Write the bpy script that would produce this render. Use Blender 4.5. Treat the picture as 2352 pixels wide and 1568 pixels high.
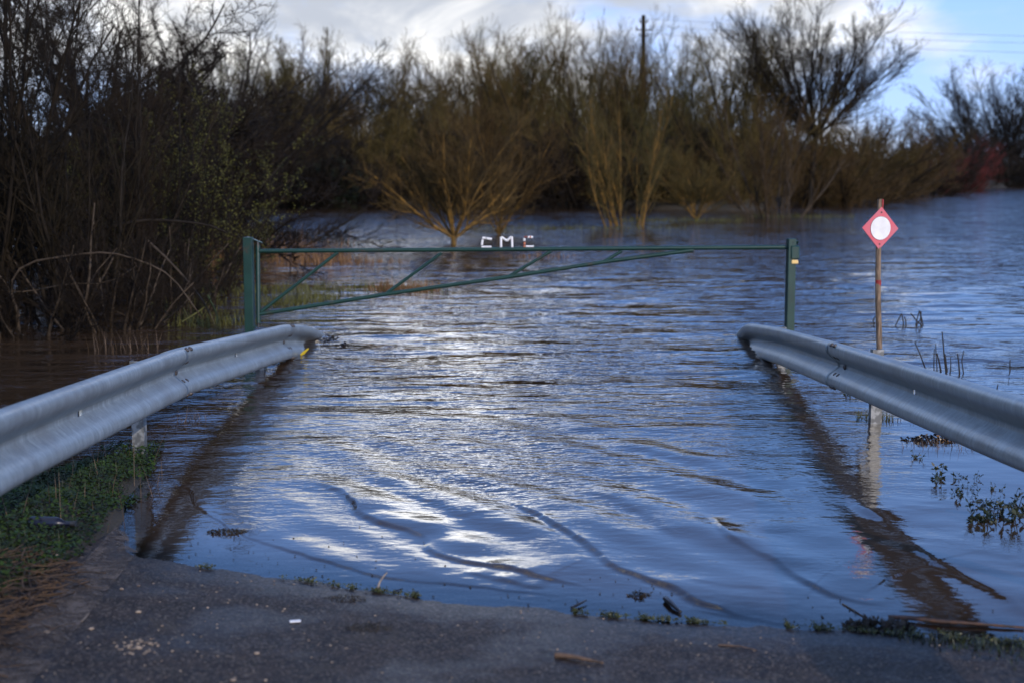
import bpy, math, random
import numpy as np
from mathutils import Vector, Matrix

for _o in list(bpy.data.objects):
    bpy.data.objects.remove(_o, do_unlink=True)
SC = bpy.context.scene
COL = SC.collection
R = math.radians

# ------------------------------------------------------------------ camera
CAM_H = 1.70
FPX = 3267.0                      # focal length in pixels of a 2352 wide frame (50 mm on 36 mm)
PITCH = math.atan((784 - 385) / FPX)
cd = bpy.data.cameras.new('camera')
cam = bpy.data.objects.new('camera', cd)
COL.objects.link(cam)
cam.location = (0, 0, CAM_H)
cam.rotation_euler = (R(90) - PITCH, 0, 0)
cd.sensor_width = 36.0
cd.lens = 36.0 * FPX / 2352.0
cd.clip_start = 0.05
cd.clip_end = 5000
cd.dof.use_dof = True
cd.dof.focus_distance = 8.8
cd.dof.aperture_fstop = 2.15
cd.dof.aperture_blades = 9
SC.camera = cam

# ------------------------------------------------------------------ light
SUN_EL, SUN_AZ = R(24), R(148)    # azimuth measured clockwise from +Y (the view direction): behind, to the right
sdir = Vector((math.sin(SUN_AZ) * math.cos(SUN_EL), math.cos(SUN_AZ) * math.cos(SUN_EL), math.sin(SUN_EL)))
sl = bpy.data.lights.new('sun', 'SUN')
sl.energy = 2.7
sl.angle = R(0.5)
sl.color = (1.0, 0.86, 0.68)
sun = bpy.data.objects.new('sun', sl)
COL.objects.link(sun)
sun.rotation_euler = (-sdir).to_track_quat('-Z', 'Y').to_euler()
sun.location = (20, -30, 40)

SC.view_settings.view_transform = 'Standard'
SC.view_settings.look = 'None'
SC.view_settings.exposure = 0.0
SC.view_settings.gamma = 1.0
SC.view_settings.use_curve_mapping = False
SC.cycles.use_denoising = True
SC.cycles.max_bounces = 6
SC.cycles.caustics_reflective = False
SC.cycles.caustics_refractive = False


class NT:
    """little helper around a node tree"""
    def __init__(self, tree):
        self.t = tree
        self.n = tree.nodes
    def new(self, kind, **kw):
        nd = self.n.new(kind)
        for k, v in kw.items():
            setattr(nd, k, v)
        return nd
    def put(self, sock, v):
        if isinstance(v, bpy.types.NodeSocket):
            self.t.links.new(v, sock)
        elif isinstance(v, (tuple, list)) and len(v) == 3 and sock.type == 'RGBA':
            sock.default_value = (v[0], v[1], v[2], 1)
        else:
            sock.default_value = v
    def math(self, op, a, b=None, c=None, clamp=False):
        nd = self.new('ShaderNodeMath', operation=op, use_clamp=clamp)
        self.put(nd.inputs[0], a)
        if b is not None: self.put(nd.inputs[1], b)
        if c is not None: self.put(nd.inputs[2], c)
        return nd.outputs[0]
    def noise(self, vec, scale, detail=4, rough=0.55, dist=0.0):
        nd = self.new('ShaderNodeTexNoise')
        if vec is not None: self.put(nd.inputs['Vector'], vec)
        nd.inputs['Scale'].default_value = scale
        nd.inputs['Detail'].default_value = detail
        nd.inputs['Roughness'].default_value = rough
        nd.inputs['Distortion'].default_value = dist
        return nd.outputs['Fac']
    def mapping(self, vec, scale=(1, 1, 1), rot=(0, 0, 0), loc=(0, 0, 0)):
        nd = self.new('ShaderNodeMapping')
        self.put(nd.inputs['Vector'], vec)
        nd.inputs['Scale'].default_value = scale
        nd.inputs['Rotation'].default_value = rot
        nd.inputs['Location'].default_value = loc
        return nd.outputs[0]
    def rng(self, v, a, b, c=0.0, d=1.0, smooth=True):
        nd = self.new('ShaderNodeMapRange')
        nd.interpolation_type = 'SMOOTHSTEP' if smooth else 'LINEAR'
        self.put(nd.inputs['Value'], v)
        for i, q in zip(('From Min', 'From Max', 'To Min', 'To Max'), (a, b, c, d)):
            self.put(nd.inputs[i], q)
        return nd.outputs[0]
    def mix(self, f, a, b):
        nd = self.new('ShaderNodeMix', data_type='RGBA')
        self.put(nd.inputs[0], f)
        self.put(nd.inputs[6], a)
        self.put(nd.inputs[7], b)
        return nd.outputs[2]
    def bump(self, h, strength=0.3, dist=0.01, normal=None):
        nd = self.new('ShaderNodeBump')
        self.put(nd.inputs['Height'], h)
        self.put(nd.inputs['Strength'], strength)
        nd.inputs['Distance'].default_value = dist
        if normal is not None: self.put(nd.inputs['Normal'], normal)
        return nd.outputs[0]


# ------------------------------------------------------------------ world: Nishita sky with a bank of cloud
w = bpy.data.worlds.new('World')
SC.world = w
w.use_nodes = True
N = NT(w.node_tree)
N.n.clear()
out = N.new('ShaderNodeOutputWorld')
bg = N.new('ShaderNodeBackground')
bg.inputs['Strength'].default_value = 0.12
N.t.links.new(bg.outputs[0], out.inputs[0])
sky = N.new('ShaderNodeTexSky')
sky.sky_type = 'NISHITA'
sky.sun_disc = False
sky.sun_elevation = SUN_EL
sky.sun_rotation = SUN_AZ
sky.air_density = 1.0
sky.dust_density = 0.3
sky.ozone_density = 2.0
tc = N.new('ShaderNodeTexCoord')
sep = N.new('ShaderNodeSeparateXYZ')
N.put(sep.inputs[0], tc.outputs['Generated'])
dx, dy, dz = sep.outputs
lift = N.new('ShaderNodeCombineXYZ')            # the clear strip below the clouds is as blue as the sky above it
N.put(lift.inputs[0], dx); N.put(lift.inputs[1], dy)
N.put(lift.inputs[2], N.math('MULTIPLY_ADD', dz, .85, .26))
nrm = N.new('ShaderNodeVectorMath', operation='NORMALIZE')
N.put(nrm.inputs[0], lift.outputs[0])
N.put(sky.inputs[0], nrm.outputs[0])
az = N.math('ARCTAN2', dx, dy)                     # 0 straight ahead, + to the right
cv = N.new('ShaderNodeCombineXYZ')
N.put(cv.inputs[0], az)
N.put(cv.inputs[1], N.math('MULTIPLY', dz, 2.2))
N.put(cv.inputs[2], dy)
n1 = N.noise(cv.outputs[0], 3.2, 7, 0.58, 0.35)
n2 = N.noise(cv.outputs[0], 11.0, 5, 0.6, 0.2)
nn = N.math('MULTIPLY_ADD', n2, 0.22, N.math('MULTIPLY_ADD', N.math('SUBTRACT', n1, .5), 1.5, .5))
# the cloud bank thins out to the right and overhead
cov = N.math('ADD', N.rng(az, 0.13, 0.33, 0.0, -0.26), N.rng(dz, 0.14, 0.28, 0.0, -0.32))
cov = N.math('ADD', cov, N.math('MULTIPLY', N.rng(az, 0.0, 0.26, 0.0, -0.30), N.rng(dz, 0.09, 0.19, 0.0, 1.0)))
low = N.math('ADD', N.rng(dz, 0.0, 0.06, 0.10, 0.0), N.rng(dz, 0.42, 0.70, 0.0, 0.24))  # second term: overhead cloud added out of view to neutralise the ambient light
cov = N.math('ADD', N.math('ADD', cov, low), nn)
mask = N.rng(cov, 0.40, 0.72)
shade = N.rng(N.noise(cv.outputs[0], 6.0, 6, 0.6, 0.5), 0.36, 0.62)
cl0 = N.mix(shade, (4.9, 5.3, 6.1), (10.6, 10.5, 10.3))
vm = N.new('ShaderNodeVectorMath', operation='SCALE')     # cloud boost added above the frame to silver the water, with a glint patch
N.put(vm.inputs[0], cl0)
N.put(vm.inputs['Scale'], N.math('MULTIPLY_ADD', N.math('MULTIPLY', N.rng(dz, .115, .17), N.rng(dz, .18, .27, 1.0, 0.0)), N.rng(N.math('ABSOLUTE', N.math('ADD', az, .035)), .01, .10, 1.3, 0.0), N.math('ADD', N.rng(dz, .115, .18, 1.0, 2.2), N.rng(dz, .22, .42, 0.0, -1.35))))
cloud = vm.outputs[0]
hs = N.new('ShaderNodeHueSaturation')
hs.inputs['Saturation'].default_value = 1.18
hs.inputs['Value'].default_value = 2.75
tint = N.new('ShaderNodeMix', data_type='RGBA', blend_type='MULTIPLY')
tint.inputs[0].default_value = 1.0
N.put(tint.inputs[6], sky.outputs[0])
tint.inputs[7].default_value = (1.0, .93, 1.04, 1)
N.put(hs.inputs['Color'], tint.outputs[2])
veil = N.mix(N.rng(dz, 0.0, 0.20, 0.46, 0.0), hs.outputs[0], (6.3, 6.9, 7.6))       # thin white veil low down
N.put(bg.inputs['Color'], N.mix(mask, veil, cloud))

# ------------------------------------------------------------------ helpers
cp, sp = math.cos(PITCH), math.sin(PITCH)
def P(px, py, t):
    """point of the photograph (2352 wide pixels) at depth t metres"""
    xc, yc = (px - 1176) / FPX, -(py - 784) / FPX
    return Vector((xc * t, t * (cp + yc * sp), CAM_H + t * (-sp + yc * cp)))
def G(px, py, z=0.0):
    """point of the photograph on the level z"""
    yc = -(py - 784) / FPX
    return P(px, py, (z - CAM_H) / (-sp + yc * cp))
def XT(px, t):
    return ((px - 1176) / FPX * t, t)

def link(o, parent=None):
    COL.objects.link(o)
    if parent is not None:
        o.parent = parent
    return o
def np_mesh(name, V, F, smooth=True):
    """mesh from numpy arrays; F is (n,3) or (n,4), or a list of both"""
    me = bpy.data.meshes.new(name)
    V = np.asarray(V, np.float32)
    Fs = F if isinstance(F, list) else [F]
    Fs = [np.asarray(f, np.int32) for f in Fs if len(f)]
    me.vertices.add(len(V))
    me.vertices.foreach_set('co', V.ravel())
    nl = sum(f.size for f in Fs)
    npoly = sum(len(f) for f in Fs)
    me.loops.add(nl)
    me.polygons.add(npoly)
    me.loops.foreach_set('vertex_index', np.concatenate([f.ravel() for f in Fs]))
    st, off = [], 0
    for f in Fs:
        st.append(off + np.arange(len(f)) * f.shape[1])
        off += f.size
    me.polygons.foreach_set('loop_start', np.concatenate(st).astype(np.int32))
    me.update(calc_edges=True)
    me.polygons.foreach_set('use_smooth', np.full(npoly, smooth))
    return me
def obj(name, me, mat, parent=None, loc=None):
    o = bpy.data.objects.new(name, me)
    if mat is not None:
        if len(me.materials) == 0:
            me.materials.append(mat)
    link(o, parent)
    if loc is not None:
        o.location = loc
    return o
def tag(o, label=None, cat=None, group=None, kind=None):
    if label: o['label'] = label
    if cat: o['category'] = cat
    if group: o['group'] = group
    if kind: o['kind'] = kind
    return o
def empty(name, loc=(0, 0, 0)):
    o = bpy.data.objects.new(name, None)
    o.empty_display_size = 0.2
    o.location = loc
    return link(o)
def copy_tree(root):
    r = root.copy()
    COL.objects.link(r)
    for ch in root.children:
        c = ch.copy()
        COL.objects.link(c)
        c.parent = r
    return r

class MB:
    """collects shapes into one mesh"""
    def __init__(self):
        self.V, self.F, self.n = [], {3: [], 4: []}, 0
    def add(self, V, F):
        V = np.asarray(V, float)
        F = np.asarray(F, int)
        self.V.append(V)
        self.F[F.shape[1]].append(F + self.n)
        self.n += len(V)
        return self
    def box(self, c, s, rot=None, bev=0.0):
        """box centred at c with full sizes s, chamfered edges"""
        hx, hy, hz = [q / 2 for q in s]
        b = min(bev, hx * .9, hy * .9, hz * .9)
        if b <= 0:
            V = [(x * hx, y * hy, z * hz) for x in (-1, 1) for y in (-1, 1) for z in (-1, 1)]
            Fq = [(0, 1, 3, 2), (4, 6, 7, 5), (0, 4, 5, 1), (2, 3, 7, 6), (0, 2, 6, 4), (1, 5, 7, 3)]
            V = np.array(V)
            if rot is not None: V = V @ np.array(rot.to_3x3()).T
            return self.add(V + np.array(c), Fq)
        idx, V = {}, []
        for x in (-1, 1):
            for y in (-1, 1):
                for z in (-1, 1):
                    for a in range(3):
                        q = [x * (hx - b), y * (hy - b), z * (hz - b)]
                        q[a] = (x * hx, y * hy, z * hz)[a]
                        idx[(x, y, z, a)] = len(V)
                        V.append(q)
        Q, T = [], []
        for a in range(3):
            u, v = [i for i in range(3) if i != a]
            for s_ in (-1, 1):
                loop = []
                for (p, q) in ((-1, -1), (1, -1), (1, 1), (-1, 1)):
                    k = [0, 0, 0]
                    k[a], k[u], k[v] = s_, p, q
                    loop.append(idx[(k[0], k[1], k[2], a)])
                Q.append(loop)
        for a in range(3):
            u, v = [i for i in range(3) if i != a]
            for p in (-1, 1):
                for q in (-1, 1):
                    e = []
                    for s_ in (-1, 1):
                        k = [0, 0, 0]
                        k[a], k[u], k[v] = s_, p, q
                        e.append((idx[(*k, u)], idx[(*k, v)]))
                    Q.append((e[0][0], e[0][1], e[1][1], e[1][0]))
        for x in (-1, 1):
            for y in (-1, 1):
                for z in (-1, 1):
                    T.append([idx[(x, y, z, a)] for a in range(3)])
        V = np.array(V)
        if rot is not None: V = V @ np.array(rot.to_3x3()).T
        V = V + np.array(c)
        n0 = self.n
        self.add(V, Q)
        self.F[3].append(np.array(T) + n0)
        return self
    def tube(self, pts, rad, m=10, cap=True):
        pts = np.array([tuple(p) for p in pts], float)
        k = len(pts)
        rad = np.full(k, rad) if np.isscalar(rad) else np.array(rad, float)
        T = np.gradient(pts, axis=0)
        T /= np.linalg.norm(T, axis=1)[:, None] + 1e-12
        ref = np.array((0, 0, 1.0)) if abs(T[:, 2]).mean() < .8 else np.array((1.0, 0, 0))
        A = np.cross(T, ref); A /= np.linalg.norm(A, axis=1)[:, None] + 1e-12
        B = np.cross(T, A)
        th = np.arange(m) * 2 * math.pi / m
        ring = A[:, None] * np.cos(th)[None, :, None] + B[:, None] * np.sin(th)[None, :, None]
        V = pts[:, None] + ring * rad[:, None, None]
        i = np.arange(k - 1)[:, None] * m
        j = np.arange(m)[None]
        jn = (j + 1) % m
        F = np.stack([i + j, i + jn, i + m + jn, i + m + j], -1).reshape(-1, 4)
        V = V.reshape(-1, 3)
        if cap:
            V = np.vstack([V, pts[0], pts[-1]])
            n0 = self.n
            self.add(V, F)
            jj = np.arange(m); jnn = (jj + 1) % m
            t1 = np.stack([np.full(m, k * m), jnn, jj], -1)
            t2 = np.stack([np.full(m, k * m + 1), (k - 1) * m + jj, (k - 1) * m + jnn], -1)
            self.F[3].append(np.vstack([t1, t2]) + n0)
        else:
            self.add(V, F)
        return self
    def build(self, name, mat, parent=None, smooth=True, loc=None):
        V = np.vstack(self.V)
        if loc is not None: V = V - np.array(tuple(loc))
        Fs = [np.vstack(f) for f in (self.F[4], self.F[3]) if f]
        me = np_mesh(name, V, Fs, smooth)
        if smooth:
            try: me.set_sharp_from_angle(angle=R(40))
            except Exception: pass
        return obj(name, me, mat, parent, loc)

def tubes_np(Pts, Rad, m=3):
    """many tubes at once: Pts (n,k,3), Rad (n,k)"""
    n, k, _ = Pts.shape
    T = np.empty_like(Pts)
    T[:, 1:-1] = Pts[:, 2:] - Pts[:, :-2]
    T[:, 0] = Pts[:, 1] - Pts[:, 0]
    T[:, -1] = Pts[:, -1] - Pts[:, -2]
    T /= np.linalg.norm(T, axis=2, keepdims=True) + 1e-9
    mean = T.mean(1)
    ref = np.where((np.abs(mean[:, 2]) < .75)[:, None], np.array((0, 0, 1.0)), np.array((1.0, 0.1, 0)))
    A = np.cross(T, ref[:, None]); A /= np.linalg.norm(A, axis=2, keepdims=True) + 1e-9
    B = np.cross(T, A)
    th = np.arange(m) * 2 * math.pi / m
    V = Pts[:, :, None] + Rad[:, :, None, None] * (A[:, :, None] * np.cos(th)[None, None, :, None] + B[:, :, None] * np.sin(th)[None, None, :, None])
    base = (np.arange(n) * k * m)[:, None, None]
    i = (np.arange(k - 1) * m)[None, :, None]
    j = np.arange(m)[None, None]
    jn = (j + 1) % m
    F = np.stack(np.broadcast_arrays(base + i + j, base + i + jn, base + i + m + jn, base + i + m + j), -1).reshape(-1, 4)
    return V.reshape(-1, 3), F

# ------------------------------------------------------------------ materials
def mat(name):
    m = bpy.data.materials.new(name)
    m.use_nodes = True
    n = NT(m.node_tree)
    b = m.node_tree.nodes['Principled BSDF']
    return m, n, b
def simple(name, col, rough=.6, var=.3, scale=8, metallic=0.0, spec=.5, bump=0.0, col2=None, space='Object', rnd=0.0):
    m, n, b = mat(name)
    t = n.new('ShaderNodeTexCoord')
    f = n.noise(t.outputs[space], scale, 5, .6)
    c2 = col2 or tuple(c * (1 - var) for c in col)
    c = n.mix(n.rng(f, .35, .65), c2, col)
    if rnd:
        oi = n.new('ShaderNodeObjectInfo')
        h = n.new('ShaderNodeHueSaturation')
        n.put(h.inputs['Color'], c)
        n.put(h.inputs['Value'], n.rng(oi.outputs['Random'], 0, 1, 1 - rnd, 1 + rnd, False))
        n.put(h.inputs['Hue'], n.rng(n.math('FRACT', n.math('MULTIPLY', oi.outputs['Random'], 7.3)), 0, 1, .5 - .018 * (rnd > 0), .5 + .012, False))
        c = h.outputs[0]
    n.put(b.inputs['Base Color'], c)
    b.inputs['Roughness'].default_value = rough
    b.inputs['Metallic'].default_value = metallic
    b.inputs['Specular IOR Level'].default_value = spec
    if bump:
        n.put(b.inputs['Normal'], n.bump(n.noise(t.outputs[space], scale * 3, 4), bump, .01))
    return m

M = {}
M['twig_dark'] = simple('twig_dark', (.0165, .0110, .0050), .8, .45, 3, spec=.2, rnd=.25)  # shade of the left thicket is darkened into this twig colour
M['twig_brown'] = simple('twig_brown', (.092, .064, .0185), .8, .45, 2, spec=.2, rnd=.25)
M['twig_olive'] = simple('twig_olive', (.088, .069, .0175), .8, .4, 2, spec=.2, rnd=.25)
M['twig_red'] = simple('twig_red', (.115, .028, .020), .8, .4, 2, spec=.2, rnd=.1)
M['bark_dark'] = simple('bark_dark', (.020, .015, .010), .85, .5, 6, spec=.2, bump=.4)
M['bark_grey'] = simple('bark_grey', (.075, .057, .040), .85, .5, 6, spec=.2, bump=.4)
M['bark_gold'] = simple('bark_gold', (.210, .118, .026), .85, .5, 5, spec=.2, bump=.4, col2=(.085, .056, .022))
M['leaf_olive'] = simple('leaf_olive', (.120, .120, .020), .6, .4, 2, spec=.3)
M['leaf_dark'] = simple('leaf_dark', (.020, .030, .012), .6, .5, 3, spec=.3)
M['reed_dry'] = simple('reed_dry', (.250, .140, .064), .8, .5, 5, spec=.2)
M['reed_dark'] = simple('reed_dark', (.025, .020, .015), .7, .4, 5, spec=.3)
M['reed_green'] = simple('reed_green', (.110, .110, .025), .7, .5, 5, spec=.3)

# ================================================================== THE SETTING
def sstep(x, a, b):
    t = np.clip((x - a) / (b - a), 0, 1)
    return t * t * (3 - 2 * t)

def vnoise(x, y, seed, f):
    """cheap smooth noise in [-1, 1] from a sum of sines"""
    r = np.random.RandomState(seed)
    z = 0
    for i in range(7):
        a = r.uniform(0, 2 * math.pi); q = f * r.uniform(.6, 1.7)
        z = z + np.sin(q * (x * math.cos(a) + y * math.sin(a)) + r.uniform(0, 6.28))
    return z / 4.0

# where the water meets the road, metres along Y for each X (traced from the photograph)
wl = [G(x, y) for x, y in ((-260, 1085), (120, 1062), (300, 1062), (372, 1075), (392, 1130), (352, 1200), (318, 1252), (430, 1290), (560, 1312), (860, 1362), (1100, 1392), (1400, 1424), (1700, 1446), (2000, 1462), (2352, 1490), (2700, 1530))]
WLX = np.array([-2.9, -2.45, -2.15, -2.0, -1.86, -1.72, -1.58, -1.38, -1.14, -.55, -.13, .37, .84, 1.30, 1.80, 2.3])
WLY = np.array([7.2, 8.0, 8.1, 7.3, 6.6, 6.2, 6.05, 5.95, 5.85, 5.58, 5.42, 5.26, 5.16, 5.08, 4.95, 4.8])
SLOPE = 0.060
def shore_y(u):
    """depth of the far bank for a view direction u = x / y"""
    return np.interp(u, [-2, -.36, -.2, -.12, 0, .10, .17, .215, .26, .29, .34, .37, .45, 2],
                     [60, 60, 60, 62, 62, 58, 56, 70, 92, 98, 115, 190, 330, 330])
def road_z(x, y):
    yw = np.interp(x, WLX, WLY)
    xc = np.clip(x, -1.88, 1.80)
    yr = np.interp(xc, WLX, WLY)
    d = yr - y
    z = SLOPE * d
    z = np.where(d < -4, -.24 + (d + 4) * .035, z)
    z = np.where(d < -14, -.59, z)
    return z + .0025 * vnoise(x, y, 3, 5) + .0014 * vnoise(x, y, 9, 17) + .0009 * vnoise(x, y, 10, 48)
def ground_z(x, y):
    yw = np.interp(x, WLX, WLY)
    z = SLOPE * (yw - y)
    z = np.minimum(z, .75)
    z = np.where(yw - y < -3, -.18 + (yw - y + 3) * .1, z)
    z = np.where(x < -2.35, z - .22 * sstep(-x, 2.35, 3.6), z)
    z = np.where(x > 1.85, z - .18 * sstep(x, 1.85, 2.6), z)
    z = z + .03 * vnoise(x, y, 5, 4) * sstep(-x, 1.7, 2.1) + .02 * vnoise(x, y, 7, 4) * sstep(x, 1.9, 2.3)
    z = np.maximum(z, -1.0)
    u = x / np.maximum(y, .1)
    sy = shore_y(u)
    bank = -1.0 + 1.45 * sstep(y - sy, -2.5, 1.5) + 1.2 * sstep(y - sy, 1, 16)
    hill = 2.0 * sstep(y - sy, 14, 40) * (1 - sstep(u, .16, .27))
    bank = bank + hill + (.25 * vnoise(x, y, 11, .4) + .7 * vnoise(x, y, 12, .12)) * sstep(y - sy, 0, 10)
    z = np.where(y > 25, np.maximum(z, bank), z)
    left = -1.0 + .96 * sstep(-x - 4.6 - .12 * (y - 14), 0, 2.5) * sstep(y, 12.5, 15.0)
    return np.maximum(z, np.where(x < 0, left + .05 * vnoise(x, y, 15, 3), -9))
inroad = lambda x: (x > -1.90) & (x < 1.86)

gx = np.unique(np.concatenate([-np.geomspace(4, 900, 60), np.arange(-4, 4, .05), np.geomspace(4, 900, 60)]))
gy = np.unique(np.concatenate([-np.geomspace(.5, 60, 14), np.arange(-.5, 10, .05), np.geomspace(10, 1500, 150)]))
X, Y = np.meshgrid(gx, gy)
Z = ground_z(X, Y)
Z = np.where(inroad(X) & (Y < 40), road_z(X, Y) - .012, Z)
def grid_faces(nr, nc):
    i = np.arange(nr - 1)[:, None] * nc
    j = np.arange(nc - 1)[None]
    return np.stack([i + j, i + j + 1, i + nc + j + 1, i + nc + j], -1).reshape(-1, 4)
m_, n_, b_ = mat('earth')
t_ = n_.new('ShaderNodeTexCoord')
f1 = n_.noise(t_.outputs['Object'], 1.3, 8, .65)
f2 = n_.noise(t_.outputs['Object'], 24, 5, .6)
c_ = n_.mix(n_.rng(f1, .4, .6), (.028, .024, .014), (.045, .036, .022))
c_ = n_.mix(n_.rng(f2, .5, .75), c_, (.06, .05, .03))
n_.put(b_.inputs['Base Color'], c_)
b_.inputs['Roughness'].default_value = .85
n_.put(b_.inputs['Normal'], n_.bump(n_.noise(t_.outputs['Object'], 18, 8, .7), .8, .04))
g = obj('ground', np_mesh('ground', np.stack([X, Y, Z], -1).reshape(-1, 3), grid_faces(*X.shape)), m_)
tag(g, kind='structure')

# --- asphalt road
rx = np.arange(-1.915, 1.881, .025)
ry = np.concatenate([np.arange(-30, .5, 1.0), np.arange(.5, 9, .02), np.arange(9, 40, .5)])
X, Y = np.meshgrid(rx, ry)
Z = road_z(X, Y)
WETZ = Z.copy()
m_, n_, b_ = mat('asphalt')
t_ = n_.new('ShaderNodeTexCoord')
oc = t_.outputs['Object']
vo = n_.new('ShaderNodeTexVoronoi')
n_.put(vo.inputs['Vector'], oc)
vo.inputs['Scale'].default_value = 130
agg = n_.new('ShaderNodeSeparateColor')
n_.put(agg.inputs[0], vo.outputs['Color'])
big = n_.noise(oc, 1.6, 6, .6, .4)
mid = n_.noise(oc, 9, 6, .65)
fine = n_.noise(oc, 70, 4, .7)
base = n_.mix(n_.rng(mid, .36, .66), (.0175, .0115, .0080), (.041, .0270, .0185))
base = n_.mix(n_.math('MULTIPLY', n_.rng(agg.outputs[0], .70, .95), .7), base, (.190, .150, .110))
base = n_.mix(n_.math('MULTIPLY', n_.rng(agg.outputs[1], .6, .9), .5), base, (.009, .009, .010))
at_ = n_.new('ShaderNodeAttribute', attribute_name='height')
soak = n_.rng(n_.math('MULTIPLY_ADD', n_.math('SUBTRACT', mid, .5), .03, at_.outputs['Fac']), .002, .030, 1.0, 0.0)
wet = n_.math('MAXIMUM', n_.math('MULTIPLY', n_.rng(big, .40, .66), .8), soak)
base = n_.mix(n_.math('MULTIPLY', n_.rng(n_.noise(oc, 2.7, 7, .7, .6), .56, .68), .7), base, (.060, .046, .030))
h1 = n_.new('ShaderNodeMix', data_type='RGBA', blend_type='MULTIPLY')
n_.put(h1.inputs[0], n_.math('MULTIPLY', wet, .45)); n_.put(h1.inputs[6], base); h1.inputs[7].default_value = (.35, .35, .36, 1)
n_.put(b_.inputs['Base Color'], h1.outputs[2])
b_.inputs['Specular IOR Level'].default_value = .22
rough = n_.math('ADD', n_.rng(wet, 0, 1, .62, .36), n_.rng(fine, .3, .7, -.08, .12))
n_.put(b_.inputs['Roughness'], rough)
h = n_.math('ADD', n_.math('MULTIPLY', vo.outputs['Distance'], .7), n_.math('MULTIPLY', fine, .8))
n_.put(b_.inputs['Normal'], n_.bump(h, n_.rng(wet, 0, 1, .55, .28), .006))
rme = np_mesh('road', np.stack([X, Y, Z], -1).reshape(-1, 3), grid_faces(*X.shape))
at2 = rme.attributes.new('height', 'FLOAT', 'POINT')
at2.data.foreach_set('value', np.ascontiguousarray(WETZ, np.float32).ravel())
ro = obj('road', rme, m_)
tag(ro, kind='structure')

# --- worn white edge line
lx = np.linspace(-1.795, -1.615, 7)
ly = np.arange(0, 12, .05)
X, Y = np.meshgrid(lx, ly)
X = np.maximum(X - .09 * (Y - 5.6), -1.90)
Z = road_z(X, Y) + .004
m_, n_, b_ = mat('worn_paint')
t_ = n_.new('ShaderNodeTexCoord')
oc = t_.outputs['Object']
k_ = n_.rng(n_.math('MULTIPLY_ADD', n_.noise(oc, 60, 4, .7), .5, n_.noise(oc, 6, 8, .75, .5)),   .64, .90, 0, .95)
c_ = n_.mix(k_, (.040, .028, .022), (.145, .105, .075))
n_.put(b_.inputs['Base Color'], (.120, .090, .066))
n_.put(b_.inputs['Alpha'], k_)
b_.inputs['Roughness'].default_value = .7
n_.put(b_.inputs['Normal'], n_.bump(n_.noise(oc, 90, 4, .7), .5, .005))
pl = obj('road_marking', np_mesh('road_marking', np.stack([X, Y, Z], -1).reshape(-1, 3), grid_faces(*X.shape)), m_)
tag(pl, kind='structure')

# --- flood water
def wl_depth(x, y):
    z = np.where(inroad(x), road_z(x, y), ground_z(x, y))
    return -z
def smooth_line(pts, n=170):
    pts = np.array(pts, float)
    s = np.concatenate([[0], np.cumsum(np.linalg.norm(np.diff(pts, axis=0), axis=1))])
    u = np.linspace(0, s[-1], n)
    q = np.stack([np.interp(u, s, pts[:, i]) for i in range(2)], -1)
    for _ in range(22):
        q[1:-1] = .25 * q[:-2] + .5 * q[1:-1] + .25 * q[2:]
    return q
def gl(px):
    return [tuple(G(*p))[:2] for p in px]
# crests: points of the photograph, height in metres, length of the back slope, width of the front
CRESTS = [
    (gl([(700, 1092), (745, 1112), (795, 1132), (830, 1178), (900, 1206), (985, 1236), (1000, 1262), (1060, 1286), (1150, 1302), (1250, 1326), (1330, 1342), (1385, 1362)]), .0108, .40, .022),
    (gl([(1080, 1128), (1160, 1150), (1230, 1176), (1290, 1210), (1350, 1246), (1390, 1276), (1410, 1302), (1470, 1326), (1550, 1352), (1600, 1380), (1700, 1408), (1800, 1428), (1950, 1440)]), .0112, .42, .023),
    (gl([(1630, 1178), (1662, 1212), (1720, 1255), (1790, 1290), (1840, 1330), (1900, 1360), (1965, 1378), (2090, 1390)]), .0085, .38, .022),
    (gl([(1915, 1112), (1975, 1156), (2050, 1200), (2100, 1250), (2170, 1292), (2260, 1340), (2352, 1400), (2450, 1450)]), .0080, .42, .050),
    (gl([(340, 1040), (395, 1090), (435, 1130), (470, 1172), (530, 1212), (590, 1240), (700, 1276), (800, 1306), (900, 1326), (1000, 1338), (1110, 1350), (1250, 1364), (1400, 1382), (1500, 1396)]), .0042, .25, .010),
    (gl([(1560, 1392), (1660, 1414), (1800, 1436), (1990, 1452)]), .0030, .30, .008),
    (gl([(430, 1290), (500, 1298), (560, 1300)]), .0022, .25, .008),
    (gl([(880, 1120), (960, 1140), (1040, 1165), (1110, 1200)]), .0060, .40, .045),
    (gl([(1330, 1120), (1440, 1150), (1520, 1200), (1560, 1240)]), .0060, .40, .045),
    (gl([(1060, 1310), (1140, 1330), (1200, 1340)]), .0030, .25, .025),
    (gl([(1130, 1318), (1210, 1345), (1260, 1350)]), .0030, .25, .025),
    (gl([(1560, 1330), (1680, 1345), (1780, 1350)]), .0030, .25, .030),
]
du = .00095
ud = np.arange(-.43, .4301, du)
uu = np.concatenate([-np.geomspace(.44, 6, 40)[::-1], ud, np.geomspace(.44, 6, 40)])
vp = np.concatenate([np.linspace(900, 575, 20), np.arange(570, 14, -1.0), np.geomspace(13.9, 1.1, 60)])
yy = CAM_H * 1422 / vp
U, Y = np.meshgrid(uu, yy)
X = U * Y
dyr = np.abs(np.gradient(yy))[:, None] + 0 * U
rs = np.random.RandomState(4)
Z = np.zeros_like(X)
dep = np.where(Y < 20, wl_depth(X, Y), 1.0)
shal = np.clip(dep / .10, 0, 1)
patch = .55 + .45 * vnoise(X * 1.0, Y * .55, 21, .55)               # gusts: calmer and rougher patches
patch = np.clip(patch, .12, 1.3)
lee = 1 - .72 * sstep(X, 2.25, 2.6) * (1 - sstep(Y, 10, 15))        # sheltered water behind the right rail
lee *= 1 - .6 * sstep(-X, 2.2, 2.6)
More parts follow.
